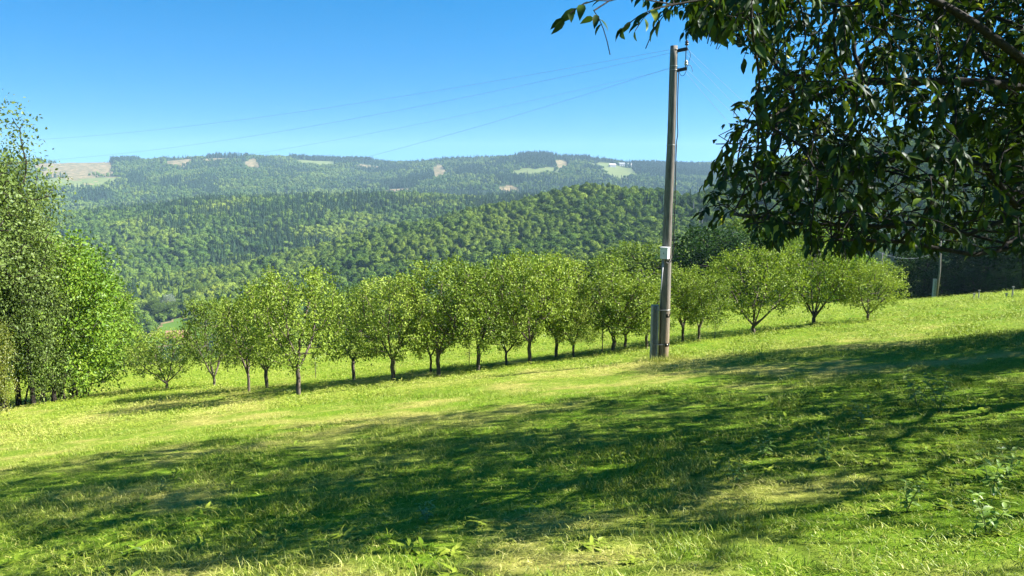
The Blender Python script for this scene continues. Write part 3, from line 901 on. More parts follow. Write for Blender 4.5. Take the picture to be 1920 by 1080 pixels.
limb(5, [lat(2150, 60, 6.0), lat(1930, 150, 5.2), lat(1830, 85, 5.1), lat(1800, 0, 5.0), lat(1700, -60, 4.8), lat(1500, -50, 4.6), lat(1300, -20, 4.3), lat(1150, 5, 4.1)])
limb(6, [t0 + [-2, -1, 6.2], t0 + [-4, -1.5, 6.8]])
limb(6, [t0 + [-2, 1.5, 6.2], t0 + [-4, 2.5, 6.6]])
limb(4, [t0 + [-1.5, 2, 4.2], t0 + [-3, 3.6, 5]])
limb(5, [t0 + [2, 1, 5], t0 + [4, 1, 6]])
limb(5, [t0 + [1, -2, 5], t0 + [0, -4, 6]])
P, par = colonize(A, start, 0.15, 1.6, 0.18, 160, rng, (0, 0, -0.02), 0.16)
def sky_side(Q):
    px, py = project(Q)
    o_ = ~(inside_poly(px, py, CROWN_EDGE) | inside_poly(px + 65, py, CROWN_EDGE) | inside_poly(px + 25, py - 28, CROWN_EDGE))
    return (Q[:, 1] > .4) & (px > 0) & (px < 1920) & (py > 0) & (py < 1080) & o_ & ~((py < 75) & (px > 1030))
drop = sky_side(P); drop[:len(start)] = False
for i in range(len(P)):
    if par[i] >= 0 and drop[par[i]]: drop[i] = True
newi = np.cumsum(~drop) - 1
P = P[~drop]; par = np.where(par[~drop] >= 0, newi[par[~drop]], -1)
V, F, R_, dd = wood(P, par, 0.0045, r_max=0.14, sides=7)
print("cherry nodes", len(P))
haskid = np.zeros(len(P), bool); haskid[par[par >= 0]] = True
tips = np.nonzero(~haskid)[0]
twig = np.nonzero((R_ < 0.0045 * 2.7) & haskid & (np.arange(len(P)) >= 8))[0]
thin_ = np.nonzero((R_ < 0.0045 * 3.4) & haskid & (np.arange(len(P)) >= 8))[0]
xs, ys = project(P[thin_])
fringe = (ys < 60) & (xs > 1030) & (xs < 1500)
tips = np.concatenate([tips, thin_[fringe & (rng.random(len(thin_)) < .5)], thin_[~fringe & (rng.random(len(thin_)) < .06)]])
# every twig ends in a drooping spray with alternate leaves
SC, SD, SN = [], [], []
sp = MB()
for i_ in tips:
    for rpt in range(1 if rng.random() < .5 else 2):
        d0 = unit(dd[i_] * 1.0 + rng.normal(0, .45, 3) + [0, 0, .05]); Ls = rng.uniform(.18, .42); q = P[i_].copy(); pts_ = [q.copy()]; hd = d0
        if sky_side((q + d0 * Ls * .9)[None])[0]: continue
        nl = rng.integers(6, 12); sd = unit(np.cross(hd, [0, 0, 1.0]))
        for k in range(nl):
            hd = unit(hd + np.array([0, 0, -.13])); q = q + hd * Ls / nl; pts_.append(q.copy())
            for sgn in ((1, -1)[k % 2],) + ((0,) if k == nl - 1 else ()):
                SC.append(q.copy()); SD.append(hd * .75 + sd * sgn * .8 + rng.normal(0, .22, 3) + [0, 0, -.38])
                SN.append(np.array([0, 0, 1.0]) + rng.normal(0, .42, 3))
        sp.tube(pts_[::2] if len(pts_) > 4 else pts_, .0034, 4, False)
src = np.repeat(twig, rng.poisson(1.5, len(twig))); n = len(src)
C = P[src] + rng.normal(0, .04, (n, 3))
D = unit(unit(rng.normal(0, 1, (n, 3))) * .9 + dd[src] * .5 + np.array([0, 0, -.35]))
Nn = unit(rng.normal(0, .65, (n, 3)) + np.array([0.1, 0, 0.9]))
C = np.concatenate([C, SC]); D = unit(np.concatenate([D, SD])); Nn = unit(np.concatenate([Nn, SN])); n = len(C)
print("tips", len(tips), "twigs", len(twig))
L = rng.uniform(.068, .128, n); W = L * rng.uniform(.36, .48, n)
px, py = project(C + D * L[:, None])
out_ = ~(inside_poly(px, py, CROWN_EDGE) | inside_poly(px + 65, py, CROWN_EDGE) | inside_poly(px + 25, py - 28, CROWN_EDGE))
okk = ~((C[:, 1] > .4) & (px > 0) & (px < 1920) & (py > 0) & (py < 1080) & out_ & ~((py < 80) & (px > 985)))
C, D, Nn, L, W = C[okk], D[okk], Nn[okk], L[okk], W[okk]
LV, LF, pf = leaves_geo(C, D, Nn, L, W, 1)
print("cherry leaves", len(C))
t0v = Vector(t0)
root = bpy.data.objects.new('cherry_tree', None); scn.collection.objects.link(root); root.location = t0
tag(root, "big dark leafy tree overhanging the upper right of the photo, long pointed leaves in shade", 'tree')
Vs = np.concatenate(sp.V); Fs = np.array(sp.F[4]) + len(V)
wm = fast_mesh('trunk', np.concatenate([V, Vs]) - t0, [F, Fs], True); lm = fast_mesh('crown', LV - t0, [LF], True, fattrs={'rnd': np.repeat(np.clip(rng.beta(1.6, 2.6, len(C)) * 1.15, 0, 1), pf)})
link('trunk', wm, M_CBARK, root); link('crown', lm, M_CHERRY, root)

# a second tree further back, its crown behind the cherry; its shade falls on the slope beyond the pole
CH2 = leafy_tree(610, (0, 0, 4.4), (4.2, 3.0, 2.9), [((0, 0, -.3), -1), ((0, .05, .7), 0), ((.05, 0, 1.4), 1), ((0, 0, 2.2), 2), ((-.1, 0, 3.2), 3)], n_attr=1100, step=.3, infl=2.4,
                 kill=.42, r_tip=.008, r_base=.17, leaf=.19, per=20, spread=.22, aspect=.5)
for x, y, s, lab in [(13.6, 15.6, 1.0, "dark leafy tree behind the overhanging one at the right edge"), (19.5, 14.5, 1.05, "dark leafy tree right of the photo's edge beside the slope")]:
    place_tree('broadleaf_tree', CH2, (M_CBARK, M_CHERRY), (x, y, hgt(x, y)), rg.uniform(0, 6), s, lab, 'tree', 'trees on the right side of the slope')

# ------------------------------------------------------------------ wooden pole
M_POLE, nt, out = new_mat("weathered pole wood")
tc = N(nt, 'ShaderNodeTexCoord'); mp = N(nt, 'ShaderNodeMapping'); mp.inputs['Scale'].default_value = (22, 22, 0.8)
nt.links.new(tc.outputs['Object'], mp.inputs[0])
n1 = N(nt, 'ShaderNodeTexNoise'); n1.inputs['Scale'].default_value = 3; n1.inputs['Detail'].default_value = 7; n1.inputs['Roughness'].default_value = .7
nt.links.new(mp.outputs[0], n1.inputs['Vector'])
n2 = N(nt, 'ShaderNodeTexNoise'); n2.inputs['Scale'].default_value = 1.1
nt.links.new(tc.outputs['Object'], n2.inputs['Vector'])
c1 = ramp(nt, n1.outputs['Fac'], [(0.33, (.07, .058, .048)), (0.5, (.21, .195, .17)), (0.7, (.38, .355, .31))])
c2 = ramp(nt, n1.outputs['Fac'], [(0.33, (.10, .075, .05)), (0.5, (.30, .23, .15)), (0.7, (.46, .37, .26))])
sx_ = N(nt, 'ShaderNodeSeparateXYZ'); nt.links.new(tc.outputs['Object'], sx_.inputs[0])
mr = N(nt, 'ShaderNodeMapRange'); nt.links.new(sx_.outputs['Z'], mr.inputs['Value'])
mr.inputs['From Min'].default_value = 2.2; mr.inputs['From Max'].default_value = .3; 
col = mixc(nt, mr.outputs[0], c1, c2)
b = N(nt, 'ShaderNodeBsdfPrincipled'); b.inputs['Roughness'].default_value = .9; b.inputs['Specular IOR Level'].default_value = .15
nt.links.new(col, b.inputs['Base Color'])
bp = N(nt, 'ShaderNodeBump'); bp.inputs['Strength'].default_value = .7; bp.inputs['Distance'].default_value = .01
nt.links.new(n1.outputs['Fac'], bp.inputs['Height']); nt.links.new(bp.outputs[0], b.inputs['Normal']); nt.links.new(b.outputs[0], out.inputs[0])
M_CONC = mat_plain("concrete stub", (.36, .37, .36), .9, 0, .18, 9)
M_BOX = mat_plain("white box enamel", (.78, .80, .82), .4, 0, .03, 4)
M_STEEL = mat_plain("galvanised steel", (.42, .43, .44), .45, .8, .15, 20)
M_BLACK = mat_plain("black rubber", (.02, .02, .02), .5, 0, .1, 20)
M_RUST = mat_plain("dark iron", (.05, .04, .035), .6, .3, .3, 20)
M_PORC = mat_plain("white porcelain", (.75, .75, .72), .2, 0, .03, 5)
M_BPORC = mat_plain("brown porcelain", (.06, .035, .025), .2, 0, .1, 5)
M_WIRE = mat_plain("aluminium wire", (.34, .40, .46), .6, 0.0, .05, 5)

gp = ground_at(1243, 676)
PD = gp[1]
top = at(1264.5, 86, PD)
PH = top[2] - gp[2]
lean = (top - gp); lean[1] = 0
print("pole at", gp, "height", PH, "lean x", lean[0])
def pole_pt(h, dx=0, dy=0):       # local to the pole's base
    return np.array([dx + lean[0] * h / PH, dy, h])
def zpx(py): # height on the pole of an image row
    return at(1250, py, PD)[2] - gp[2]
root = bpy.data.objects.new('utility_pole', None); scn.collection.objects.link(root); root.location = gp
tag(root, "tall weathered wooden pole on the meadow with a small white box and concrete foot", 'utility pole', 'wooden power poles')
r0, r1 = .148, .098
def prad(h): return r0 + (r1 - r0) * h / PH
mb = MB()
hs_ = np.linspace(-.3, PH, 26)
mb.tube([pole_pt(h, .008 * math.sin(h * 1.3)) for h in hs_], [prad(h) * (1 + .02 * math.sin(h * 2.7)) for h in hs_], 20)
mb.build('pole_shaft', M_POLE, root, True)
# concrete stub left of it, with a recessed front channel
hst = zpx(572)
st = root
mb = MB()
cx = -(r0 + .12)
mb.box((cx - .075, -.02, hst / 2 - .1), (.035, .20, hst + .2)); mb.box((cx + .075, -.02, hst / 2 - .1), (.035, .20, hst + .2)); mb.box((cx, .03, hst / 2 - .1), (.115, .09, hst + .196))
mb.build('concrete_stub', M_CONC, root)
# steel bands around pole and stub
for h in (.48, hst - .12):
    mb = MB(); a_ = np.linspace(0, 2 * math.pi, 25)
    rr_ = prad(h) + .008
    pts = [pole_pt(h, rr_ * math.cos(t) if math.cos(t) > -.2 else -rr_ * 1.0 - .2 * (abs(math.cos(t)) - .2), rr_ * math.sin(t)) for t in a_]
    mb.tube(pts, .009, 6, False); mb.build('steel_band', M_STEEL, root, True)
for h in (zpx(130) - .02, zpx(124), zpx(93), zpx(272)):
    mb = MB(); a_ = np.linspace(0, 2 * math.pi, 21); rr_ = prad(h) + .006
    mb.tube([pole_pt(h, rr_ * math.cos(t), rr_ * math.sin(t)) for t in a_], .008, 6, False); mb.build('steel_band', M_STEEL, root, True)
# dark iron brackets low on the pole
for py in (590, 644):
    h = zpx(py); mb = MB()
    mb.box(pole_pt(h, .03, -prad(h) - .025), (.045, .05, .10)); mb.box(pole_pt(h - .03, .065, -prad(h) - .035), (.07, .03, .035)); mb.box(pole_pt(h + .02, .10, -prad(h) - .035), (.02, .03, .07))
    mb.build('iron_bracket', M_RUST, root)
# white box with its small mark
h = zpx(473)
bw = .21; bh = .30
ang = R(-32)
Rz = np.array([[math.cos(ang), -math.sin(ang), 0], [math.sin(ang), math.cos(ang), 0], [0, 0, 1]])
bc = pole_pt(h, -.10, -prad(h) - .10)
mb = MB(); mb.box(bc, (bw, .16, bh), Rz); bo = mb.build('junction_box', M_BOX, root)
mb = MB(); mb.box(bc + Rz @ np.array([0, 0, bh / 2 + .008]), (bw + .02, .18, .016), Rz); mb.build('box_lid', M_BOX, bo)
mb = MB()
fo = np.array([-.01, -.0825, 0])
def mk(pts):
    q = [bc + Rz @ (fo + np.array([x, 0, z])) for x, z in pts] + [bc + Rz @ (fo + np.array([x, -.003, z])) for x, z in pts]
    k = len(pts); mb.add(q, [tuple(range(k, 2 * k))] + [(i, (i + 1) % k, k + (i + 1) % k, k + i) for i in range(k)])
mk([(-.004, .034), (.006, .034), (.008, .012), (.018, .004), (.014, -.02), (-.014, -.02), (-.016, .004), (-.006, .012)])
mb.build('box_mark', mat_plain("grey print", (.22, .28, .30), .6), bo)
# cable down the right side of the pole, looping into the box
def arc(pts, n=40):
    P_ = np.array(pts, float); t = np.linspace(0, len(P_) - 1, n); out_ = []
    for q in t:
        i = min(int(q), len(P_) - 2); f = q - i
        p0 = P_[max(i - 1, 0)]; p1 = P_[i]; p2 = P_[i + 1]; p3 = P_[min(i + 2, len(P_) - 1)]
        out_.append(.5 * ((2 * p1) + (-p0 + p2) * f + (2 * p0 - 5 * p1 + 4 * p2 - p3) * f * f + (-p0 + 3 * p1 - 3 * p2 + p3) * f ** 3))
    return out_
mb = MB()
pts = [pole_pt(zpx(py), prad(zpx(py)) + o, -.06) for py, o in [(128, .03), (160, .02), (220, .025), (250, .05), (275, .02), (340, .03), (400, .035), (440, .03), (468, .03)]]
hb = zpx(490)
pts += [pole_pt(hb + .03, .09, -.14), pole_pt(hb - .03, .0, -.19), pole_pt(hb + .02, -.07, -.22), bc + np.array([.03, -.02, -bh / 2])]
mb.tube(arc(pts, 90), .013, 7); mb.build('cable', M_BLACK, root, True)
mb = MB()
pts = [pole_pt(zpx(py), prad(zpx(py)) + o + .03, -.03) for py, o in [(270, .01), (330, .0), (400, .01), (460, .0)]]
mb.tube(arc(pts, 30), .009, 6); mb.build('cable', M_BLACK, root, True)
mb = MB()
mb.tube([bc + np.array([-.03, .01, -bh / 2]), pole_pt(zpx(560), -.16, -.10), pole_pt(.05, -.155, -.12)], .014, 8); mb.build('conduit', M_STEEL, root, True)
# bracket arms and insulators at the top
for k, py in enumerate((94, 131)):
    h = zpx(py); mb = MB()
    e = pole_pt(h + .03, prad(h) + .24, -.02)
    s_ = pole_pt(h - .02, prad(h) - .02, -.02)
    d_ = e - s_; L_ = np.linalg.norm(d_); an_ = math.atan2(d_[2], d_[0])
    Ry = np.array([[math.cos(an_), 0, -math.sin(an_)], [0, 1, 0], [math.sin(an_), 0, math.cos(an_)]])
    mb.box((s_ + e) / 2, (L_, .06, .085), Ry)
    mb.tube([e + [-.02, 0, -.02], e + [-.02, 0, .12]], .012, 8)
    ar = mb.build('bracket_arm', M_RUST, root)
    mb = MB(); zz = np.array([0, .02, .035, .05, .065, .085, .10, .12, .135]); rr_ = np.array([.03, .055, .05, .035, .04, .052, .04, .03, .012])
    c_ = e + [-.02, 0, .085]
    mb.tube([c_ + [0, 0, z_] for z_ in zz], rr_, 14); mb.build('insulator', M_BPORC if k == 0 else M_PORC, ar, True)
h1, h2 = zpx(94), zpx(131)
mb = MB(); mb.tube([pole_pt(h1, prad(h1) + .20, -.05), pole_pt(h2 + .06, prad(h2) + .20, -.05)], .012, 6); mb.build('tie_rod', M_RUST, root)
mb = MB(); mb.tube(arc([pole_pt(h1 + .1, .31, -.02), pole_pt(h1 - .1, .42, -.03), pole_pt(h2 + .25, .40, -.03), pole_pt(h2 - .1, .30, -.03), pole_pt(h2 - .15, .2, -.03), pole_pt(h2 - .02, .13, -.03)], 30), .006, 6)
mb.build('jumper_wire', M_BLACK, root, True)
mb = MB(); mb.tube(arc([pole_pt(h2 + .12, .33, -.02), pole_pt(h2 + .10, .44, -.03), pole_pt(h2 - .05, .50, -.03)], 16), .006, 6); mb.build('jumper_wire', M_BLACK, root, True)

# the far pole of the line, seen under the cherry
def simple_pole(px, by, ty, Y, lab, stub=True, r=.13):
    g = at(px, by, Y); z = hgt(g[0], g[1]); t = at(px + 9, ty, Y)
    Hh = t[2] - z
    rt = bpy.data.objects.new('utility_pole', None); scn.collection.objects.link(rt); rt.location = (g[0], g[1], z)
    tag(rt, lab, 'utility pole', 'wooden power poles')
    m_ = MB(); m_.tube([(0, 0, -.3), (.02 * Hh, 0, Hh * .5), ((t[0] - g[0]), 0, Hh)], [r, r * .85, r * .7], 12); m_.build('pole_shaft', M_POLE, rt, True)
    if stub:
        m_ = MB(); m_.box((-.3, 0, .85), (.05, .2, 1.9)); m_.box((-.14, 0, .85), (.05, .2, 1.9)); m_.box((-.22, .04, .85), (.11, .1, 1.896)); m_.build('concrete_stub', M_CONC, rt)
    m_ = MB(); m_.box(((t[0] - g[0]) + .12, 0, Hh - .12), (.4, .08, .08)); ar = m_.build('bracket_arm', M_RUST, rt)
    m_ = MB(); m_.tube([((t[0] - g[0]) + .28, 0, Hh - .08), ((t[0] - g[0]) + .28, 0, Hh), ((t[0] - g[0]) + .28, 0, Hh + .1)], [.03, .06, .02], 10); m_.build('insulator', M_PORC, ar, True)
    return np.array([t[0], t[1], t[2]])
gfar = ground_at(1755, 563)
print("far pole", gfar)
Yf = min(max(gfar[1], 60), 84)
tf = simple_pole(1755, 562, 452, Yf, "slim far wooden pole with pale foot against the dark trees on the right", True, .09)
tf2 = simple_pole(1646, 540, 474, 150, "tiny distant pole above the last fruit tree", False)
tl = at(-420, 330, 62)
gl = hgt(tl[0], tl[1])
rt = bpy.data.objects.new('utility_pole', None); scn.collection.objects.link(rt); rt.location = (tl[0], tl[1], gl)
tag(rt, "wooden power pole left of the photo, past the grove", 'utility pole', 'wooden power poles')
m_ = MB(); hh = at(-420, 255, 62)[2] - gl
m_.tube([(0, 0, -.3), (0, 0, hh * .5), (0, 0, hh + .2)], [.16, .14, .11], 12); m_.build('pole_shaft', M_POLE, rt, True)

def wire(A_, B_, sag, r, lab, via=None):
    t = np.linspace(0, 1, 40)[:, None]
    P_ = A_ + (B_ - A_) * t; P_[:, 2] -= (4 * sag * t * (1 - t))[:, 0]
    m_ = MB(); m_.tube(P_, r, 5, False)
    o = m_.build('overhead_wire', M_WIRE, None, True)
    tag(o, lab, 'wire', 'wires strung from the wooden pole')
pw = gp
pa = pw + pole_pt(zpx(88), .28, -.02); pb = pw + pole_pt(zpx(124), .26, -.02)
pc = pw + pole_pt(zpx(100), -.08, -.1); pd = pw + pole_pt(zpx(128), -.1, -.1)
for i, (A_, py, sag, lab) in enumerate([(pa, 238, 1.5, "topmost of the thin wires running from the pole to the left"), (pc, 264, 2.0, "second wire from the top on the left of the pole"),
                                        (pb, 291, 2.2, "third thin wire from the top on the left side of the sky"), (pd, 334, 3.3, "lowest sagging wire on the left crossing the far ridge")]):
    wire(A_, at(-420, py, 62), sag + .3, .0034 if i != 2 else .0025, lab)
for i, (A_, dz, sag, lab) in enumerate([(pa, .3, 1.0, "topmost wire running right from the pole behind the leaves"), (pa + [0, .1, -.1], .0, 1.6, "second wire running right from the pole top"),
                                        (pb, -.1, 1.4, "third wire running right from the lower insulator"), (pb + [0, .05, -.08], -.5, 2.4, "lowest wire running right from the pole")]):
    wire(A_, tf + [0, 0, dz - .2], sag, .0035, lab)

# small pale posts at the far edge of the meadow
for px, by, hgt_px, lab in [(1825, 560, 9, "tiny pale marker post left of the pair near the dark trees"), (1834, 559, 14, "tiny leaning pale post at the meadow edge under the dark trees"),
                            (1886, 557, 6, "very short pale post near the right end of the meadow edge"), (1897, 556, 18, "thin upright pale post at the right end of the meadow edge")]:
    g = ground_at(px, by + 3); m_ = MB(); hh = hgt_px / FPX * g[1] + .1
    m_.tube([g - [0, 0, .1], g + [.05 * hh, 0, hh]], [.035, .03], 8); m_.box(g + [.05 * hh, 0, hh], (.1, .09, .06))
    tag(m_.build('marker_post', M_DEADW), lab, 'post', 'pale posts at the meadow edge')

# ------------------------------------------------------------------ valley houses and trees
M_WALL = mat_plain("house plaster", (.62, .56, .48), .9, 0, .06, 2); M_WALL2 = mat_plain("grey plaster", (.55, .56, .58), .9, 0, .06, 2)
M_ROOF = mat_plain("red roof tiles", (.42, .20, .15), .9, 0, .15, 3); M_ROOF2 = mat_plain("grey roof", (.25, .26, .28), .8, 0, .15, 3)
M_GLASS = mat_plain("dark window glass", (.05, .06, .07), .1, 0, .1, 2)
def house(x, y, w, d, h, rh, rz, wall, roof, lab, floor=None):
    z = floor if floor is not None else hgt(x, y)
    rt = bpy.data.objects.new('house', None); scn.collection.objects.link(rt); rt.location = (x, y, z); rt.rotation_euler = (0, 0, rz)
    tag(rt, lab, 'house', 'distant houses')
    m_ = MB(); m_.box((0, 0, h / 2 - .5), (w, d, h + 1))
    m_.add([(-w / 2 + .003, -d / 2 + .003, h), (-w / 2 + .003, d / 2 - .003, h), (-w / 2 + .003, 0, h + rh), (w / 2 - .003, -d / 2 + .003, h), (w / 2 - .003, d / 2 - .003, h), (w / 2 - .003, 0, h + rh)], [(0, 1, 2), (3, 5, 4)])
    m_.build('wall', wall, rt)
    m_ = MB(); e = .5
    sl = rh / (d / 2)
    for s in (-1, 1):
        a1 = [(-w / 2 - e, s * (d / 2 + e), h - e * sl + .02), (w / 2 + e, s * (d / 2 + e), h - e * sl + .02), (w / 2 + e, 0, h + rh + .02), (-w / 2 - e, 0, h + rh + .02)]
        a2 = [(p[0], p[1], p[2] + .18) for p in a1]
        m_.add(a1 + a2, [(0, 1, 2, 3), (7, 6, 5, 4), (0, 4, 5, 1), (3, 2, 6, 7), (0, 3, 7, 4), (1, 5, 6, 2)])
    rf = m_.build('roof', roof, rt)
    m_ = MB(); m_.box((w * .2, 0, h + rh + .4), (.6, .6, 1.2)); m_.build('chimney', wall, rf)
    for wx in np.linspace(-w * .32, w * .32, 3):
        m_ = MB(); m_.box((wx, -d / 2 - .02, h * .5), (1.0, .1, 1.3)); m_.build('window', M_GLASS, rt)
g = ground_at(335, 640, 250); house(g[0], g[1], 13, 8, 3.2, 3.2, .15, M_WALL, M_ROOF, "pink-roofed house in the valley behind the leftmost fruit tree")
g = ground_at(441, 636, 250); house(g[0], g[1], 9, 7, 4.5, 3.0, -.3, M_WALL2, M_ROOF2, "grey-white house in the valley glimpsed through the leaning fruit tree")
for px, py, lab in [(1148, 313, "tiny white farm building on the far ridge, leftmost"), (1166, 311, "tiny grey farm building on the far ridge, middle"), (1180, 312, "tiny pale farm building on the far ridge, rightmost"),
                    (1203, 303, "tiny white farmhouse by the green field on the far ridge")]:
    g = ground_at(px, py, 1500); house(g[0], g[1], 22, 12, 6, 5, rg.uniform(-.5, .5), M_WALL2, M_ROOF2 if 'grey' in lab else M_WALL, lab)
VAL = [(285, 556, 520, "left edge of the valley trees"), (300, 566, 510, "second from the left in the valley clump"), (312, 550, 530, "with a silvery pale crown above the clump"), (325, 564, 512, "in the middle of the valley clump"),
       (345, 562, 535, "right of the middle in the valley clump"), (366, 566, 570, "at the right of the valley clump above the yellow field"), (296, 592, 520, "small and dark at the foot of the valley clump")]
M_SILV = mat_leaf("willow leaf", [(0, (.14, .20, .12)), (1, (.34, .40, .28))], .3)
for px, ty, Y, lab in VAL:
    wood_tree(px, ty, Y, 14, 0 if px % 2 else 2, M_SILV if 'silvery' in lab else M_WOODS, 1.0, "round valley tree " + lab, 'valley_tree', 'round trees in the valley')

# dead pale trunks on the near hill, right of the pole
for px, by, ty, lab in [(1306, 432, 388, "leftmost pale dead trunk on the wooded hill right of the pole"), (1311, 436, 396, "second pale dead trunk on the hill right of the pole"), (1316, 438, 390, "third pale dead trunk on the hill right of the pole"),
                        (1300, 412, 372, "tall thin dead trunk nearest the pole on the hill")]:
    g = ground_at(px, by, 200); t = at(px + 1, ty, g[1]); m_ = MB()
    m_.tube([g - [0, 0, 1], (g + t) / 2, t], [.3, .24, .1], 6)
    for q in (.55, .7, .85):
        c_ = g + (t - g) * q; m_.tube([c_, c_ + [1.2 * (1 if q != .7 else -1), 0, .5]], [.09, .03], 5)
    tag(m_.build('dead_tree', M_DEADW), lab, 'dead tree', 'dead trunks on the wooded hill')

# ------------------------------------------------------------------ forests
def crown_template(seed, nq, rx, rz, z0, q, conifer=False, H=12, trunk=True):
    rng = np.random.default_rng(seed)
    if not conifer:
        bumps = unit(rng.normal(size=(9, 3))); 
        w = unit(rng.normal(size=(nq, 3))); w[:, 2] = np.where(w[:, 2] < -.35, -w[:, 2], w[:, 2])
        lim = .86 + .22 * np.clip((w @ bumps.T).max(1) - .75, 0, 1) / .25
        c = w * lim[:, None] * rng.uniform(.82, 1.0, (nq, 1)) * [rx, rx, rz] + [0, 0, z0]
        nrm = unit(w + rng.normal(0, .45, (nq, 3)))
    else:
        t = rng.random(nq) ** .7; z = H * (1.0 - t * .86); r = rx * (t ** .9) * (0.8 + .25 * np.sin(z * 5.0)) * rng.uniform(.7, 1.05, nq)
        a = rng.uniform(0, 6.28, nq)
        c = np.stack([r * np.cos(a), r * np.sin(a), z], 1)
        nrm = unit(np.stack([np.cos(a) * .8, np.sin(a) * .8, np.full(nq, .55)], 1) + rng.normal(0, .3, (nq, 3)))
    d = unit(rng.normal(size=(nq, 3)) + ([0, 0, -.8] if conifer else [0, 0, 0]))
    d = unit(d - nrm * (d * nrm).sum(1)[:, None])
    L = q * rng.uniform(.7, 1.4, nq)
    LV, LF, _ = leaves_geo(c - d * L[:, None] / 2, d, nrm, L, L * (.8 if not conifer else .5))
    rnd = rng.random(nq)
    # inner body of foliage
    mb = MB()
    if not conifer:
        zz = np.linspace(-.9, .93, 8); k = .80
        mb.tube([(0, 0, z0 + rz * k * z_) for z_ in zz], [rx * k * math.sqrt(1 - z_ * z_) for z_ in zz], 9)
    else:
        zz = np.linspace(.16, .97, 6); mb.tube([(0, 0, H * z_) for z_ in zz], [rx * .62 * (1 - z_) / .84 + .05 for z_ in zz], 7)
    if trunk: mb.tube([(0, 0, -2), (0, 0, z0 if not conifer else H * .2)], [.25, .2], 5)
    bv = np.concatenate(mb.V); 
    bf = [np.array(f) for f in mb.F.values()]
    nb = sum(len(f) for f in bf)
    V = np.concatenate([bv, LV])
    F4 = LF + len(bv)
    me = fast_mesh('forest tree', V, bf + [F4], False, fattrs={'rnd': np.concatenate([np.full(nb, .12), rnd])})  # core faces painted dark for the shade inside the crown
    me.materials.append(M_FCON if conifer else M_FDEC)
    return me

def forest(name, rmin, rmax, spacing, seed, label, nq, q, ang=46, con=0.35, hs_=1.0, tadd=0.0):
    rng = np.random.default_rng(seed)
    tm = [crown_template(seed + i, nq, 3.9, 4.2, 6.2, q) for i in range(3)] + [crown_template(seed + 5 + i, nq, (2.6, 3.1, 4.6)[i], (4.8, 3.2, 3.4)[i], (7.0, 5.0, 5.6)[i], q * .9) for i in range(3)] + [crown_template(seed + 10 + i, int(nq * .9), (2.3, 1.9, 2.7)[i], 0, 0, q * .85, True, (13, 14, 11)[i]) for i in range(3)]
    area = R(2 * ang) * (rmax ** 2 - rmin ** 2) / 2
    n = int(area / spacing ** 2)
    r = np.sqrt(rng.uniform(rmin ** 2, rmax ** 2, n)); a = rng.uniform(R(-ang), R(ang), n)
    x = r * np.sin(a); y = r * np.cos(a)
    z = height(x, y)
    # keep what the camera or a viewpoint near it can see
    e = (z + 16) / r
    keep = np.ones(n, bool)
    ai = ((a + R(ang)) / R(2 * ang) * (HA - 1)).astype(int)
    ri = np.searchsorted(HR, r) - 1
    keep = (z + 22) / r > HMAX[np.clip(ri, 0, len(HR) - 1), np.clip(ai, 0, HA - 1)]
    keep &= clearing(x, y) == 0
    if rmin < 400: keep &= ~((x / y > -.50) & (x / y < -.385) & (r < 520))
    x, y, z, r = x[keep], y[keep], z[keep], r[keep]; n = len(x)
    # blue-noise like thinning is skipped: natural woods are uneven
    pc = fbm(x / 140, y / 140, 71, 3); pc2 = fbm(x / 40, y / 40, 72, 2)
    iscon = (pc * .7 + pc2 * .3 + rng.normal(0, .09, n)) > (1 - con) * .62 + .2
    st_ = in_stand(x, y) if rmax > 1500 else np.zeros(n, bool)
    iscon |= st_
    idx = np.where(iscon, 6 + rng.integers(0, 3, n), rng.integers(0, 6, n))
    s = (.42 + .85 * rng.beta(2.2, 2.6, n)) * hs_ * (0.85 + .4 * fbm(x / 60, y / 60, 75, 2))
    s = np.where(iscon, s * 1.05, s); s = np.where(st_, rng.uniform(1.35, 1.7, n), s)
    sc = np.stack([s * rng.uniform(.85, 1.25, n), s * rng.uniform(.85, 1.25, n), s], 1)
    rot = np.zeros((n, 3)); rot[:, 2] = rng.uniform(0, 6.28, n); rot[:, :2] = rng.normal(0, .04, (n, 2))
    tint = np.clip((fbm(x / 70, y / 70, 81, 3) - .45) * 2.2 + tadd, 0, .95) * rng.uniform(.2, 1, n)
    tint = np.where(st_, 0, tint)
    print(name, n)
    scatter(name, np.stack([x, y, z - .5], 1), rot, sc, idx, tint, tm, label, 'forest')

HA = 240
HR = np.concatenate([np.arange(20, 300, 10.0), np.arange(300, 3300, 15.0)])
_a = np.linspace(R(-46), R(46), HA)
_hx = HR[:, None] * np.sin(_a)[None]; _hy = HR[:, None] * np.cos(_a)[None]
_e = (height(_hx, _hy) + np.where(HR[:, None] > 300, 6, 0)) / HR[:, None]
HMAX = np.maximum.accumulate(_e, axis=0)
HMAX = np.concatenate([HMAX[:1] * 0 - 9, HMAX[:-1]])

forest('near_hill_forest', 170, 780, 4.0, 900, "mixed forest on the nearest wooded hill and valley side, rounded crowns", 380, 1.0, con=.24, hs_=.86, tadd=.18)
forest('middle_hill_forest', 780, 1500, 5.4, 920, "mixed forest covering the middle hill behind the nearer ridge", 200, 1.35, con=.38, hs_=1.0, tadd=-.05)
forest('far_ridge_forest', 1500, 3100, 8.6, 940, "bluish distant forest on the far ridge with felled strips", 110, 2.0, con=.5, hs_=1.1)

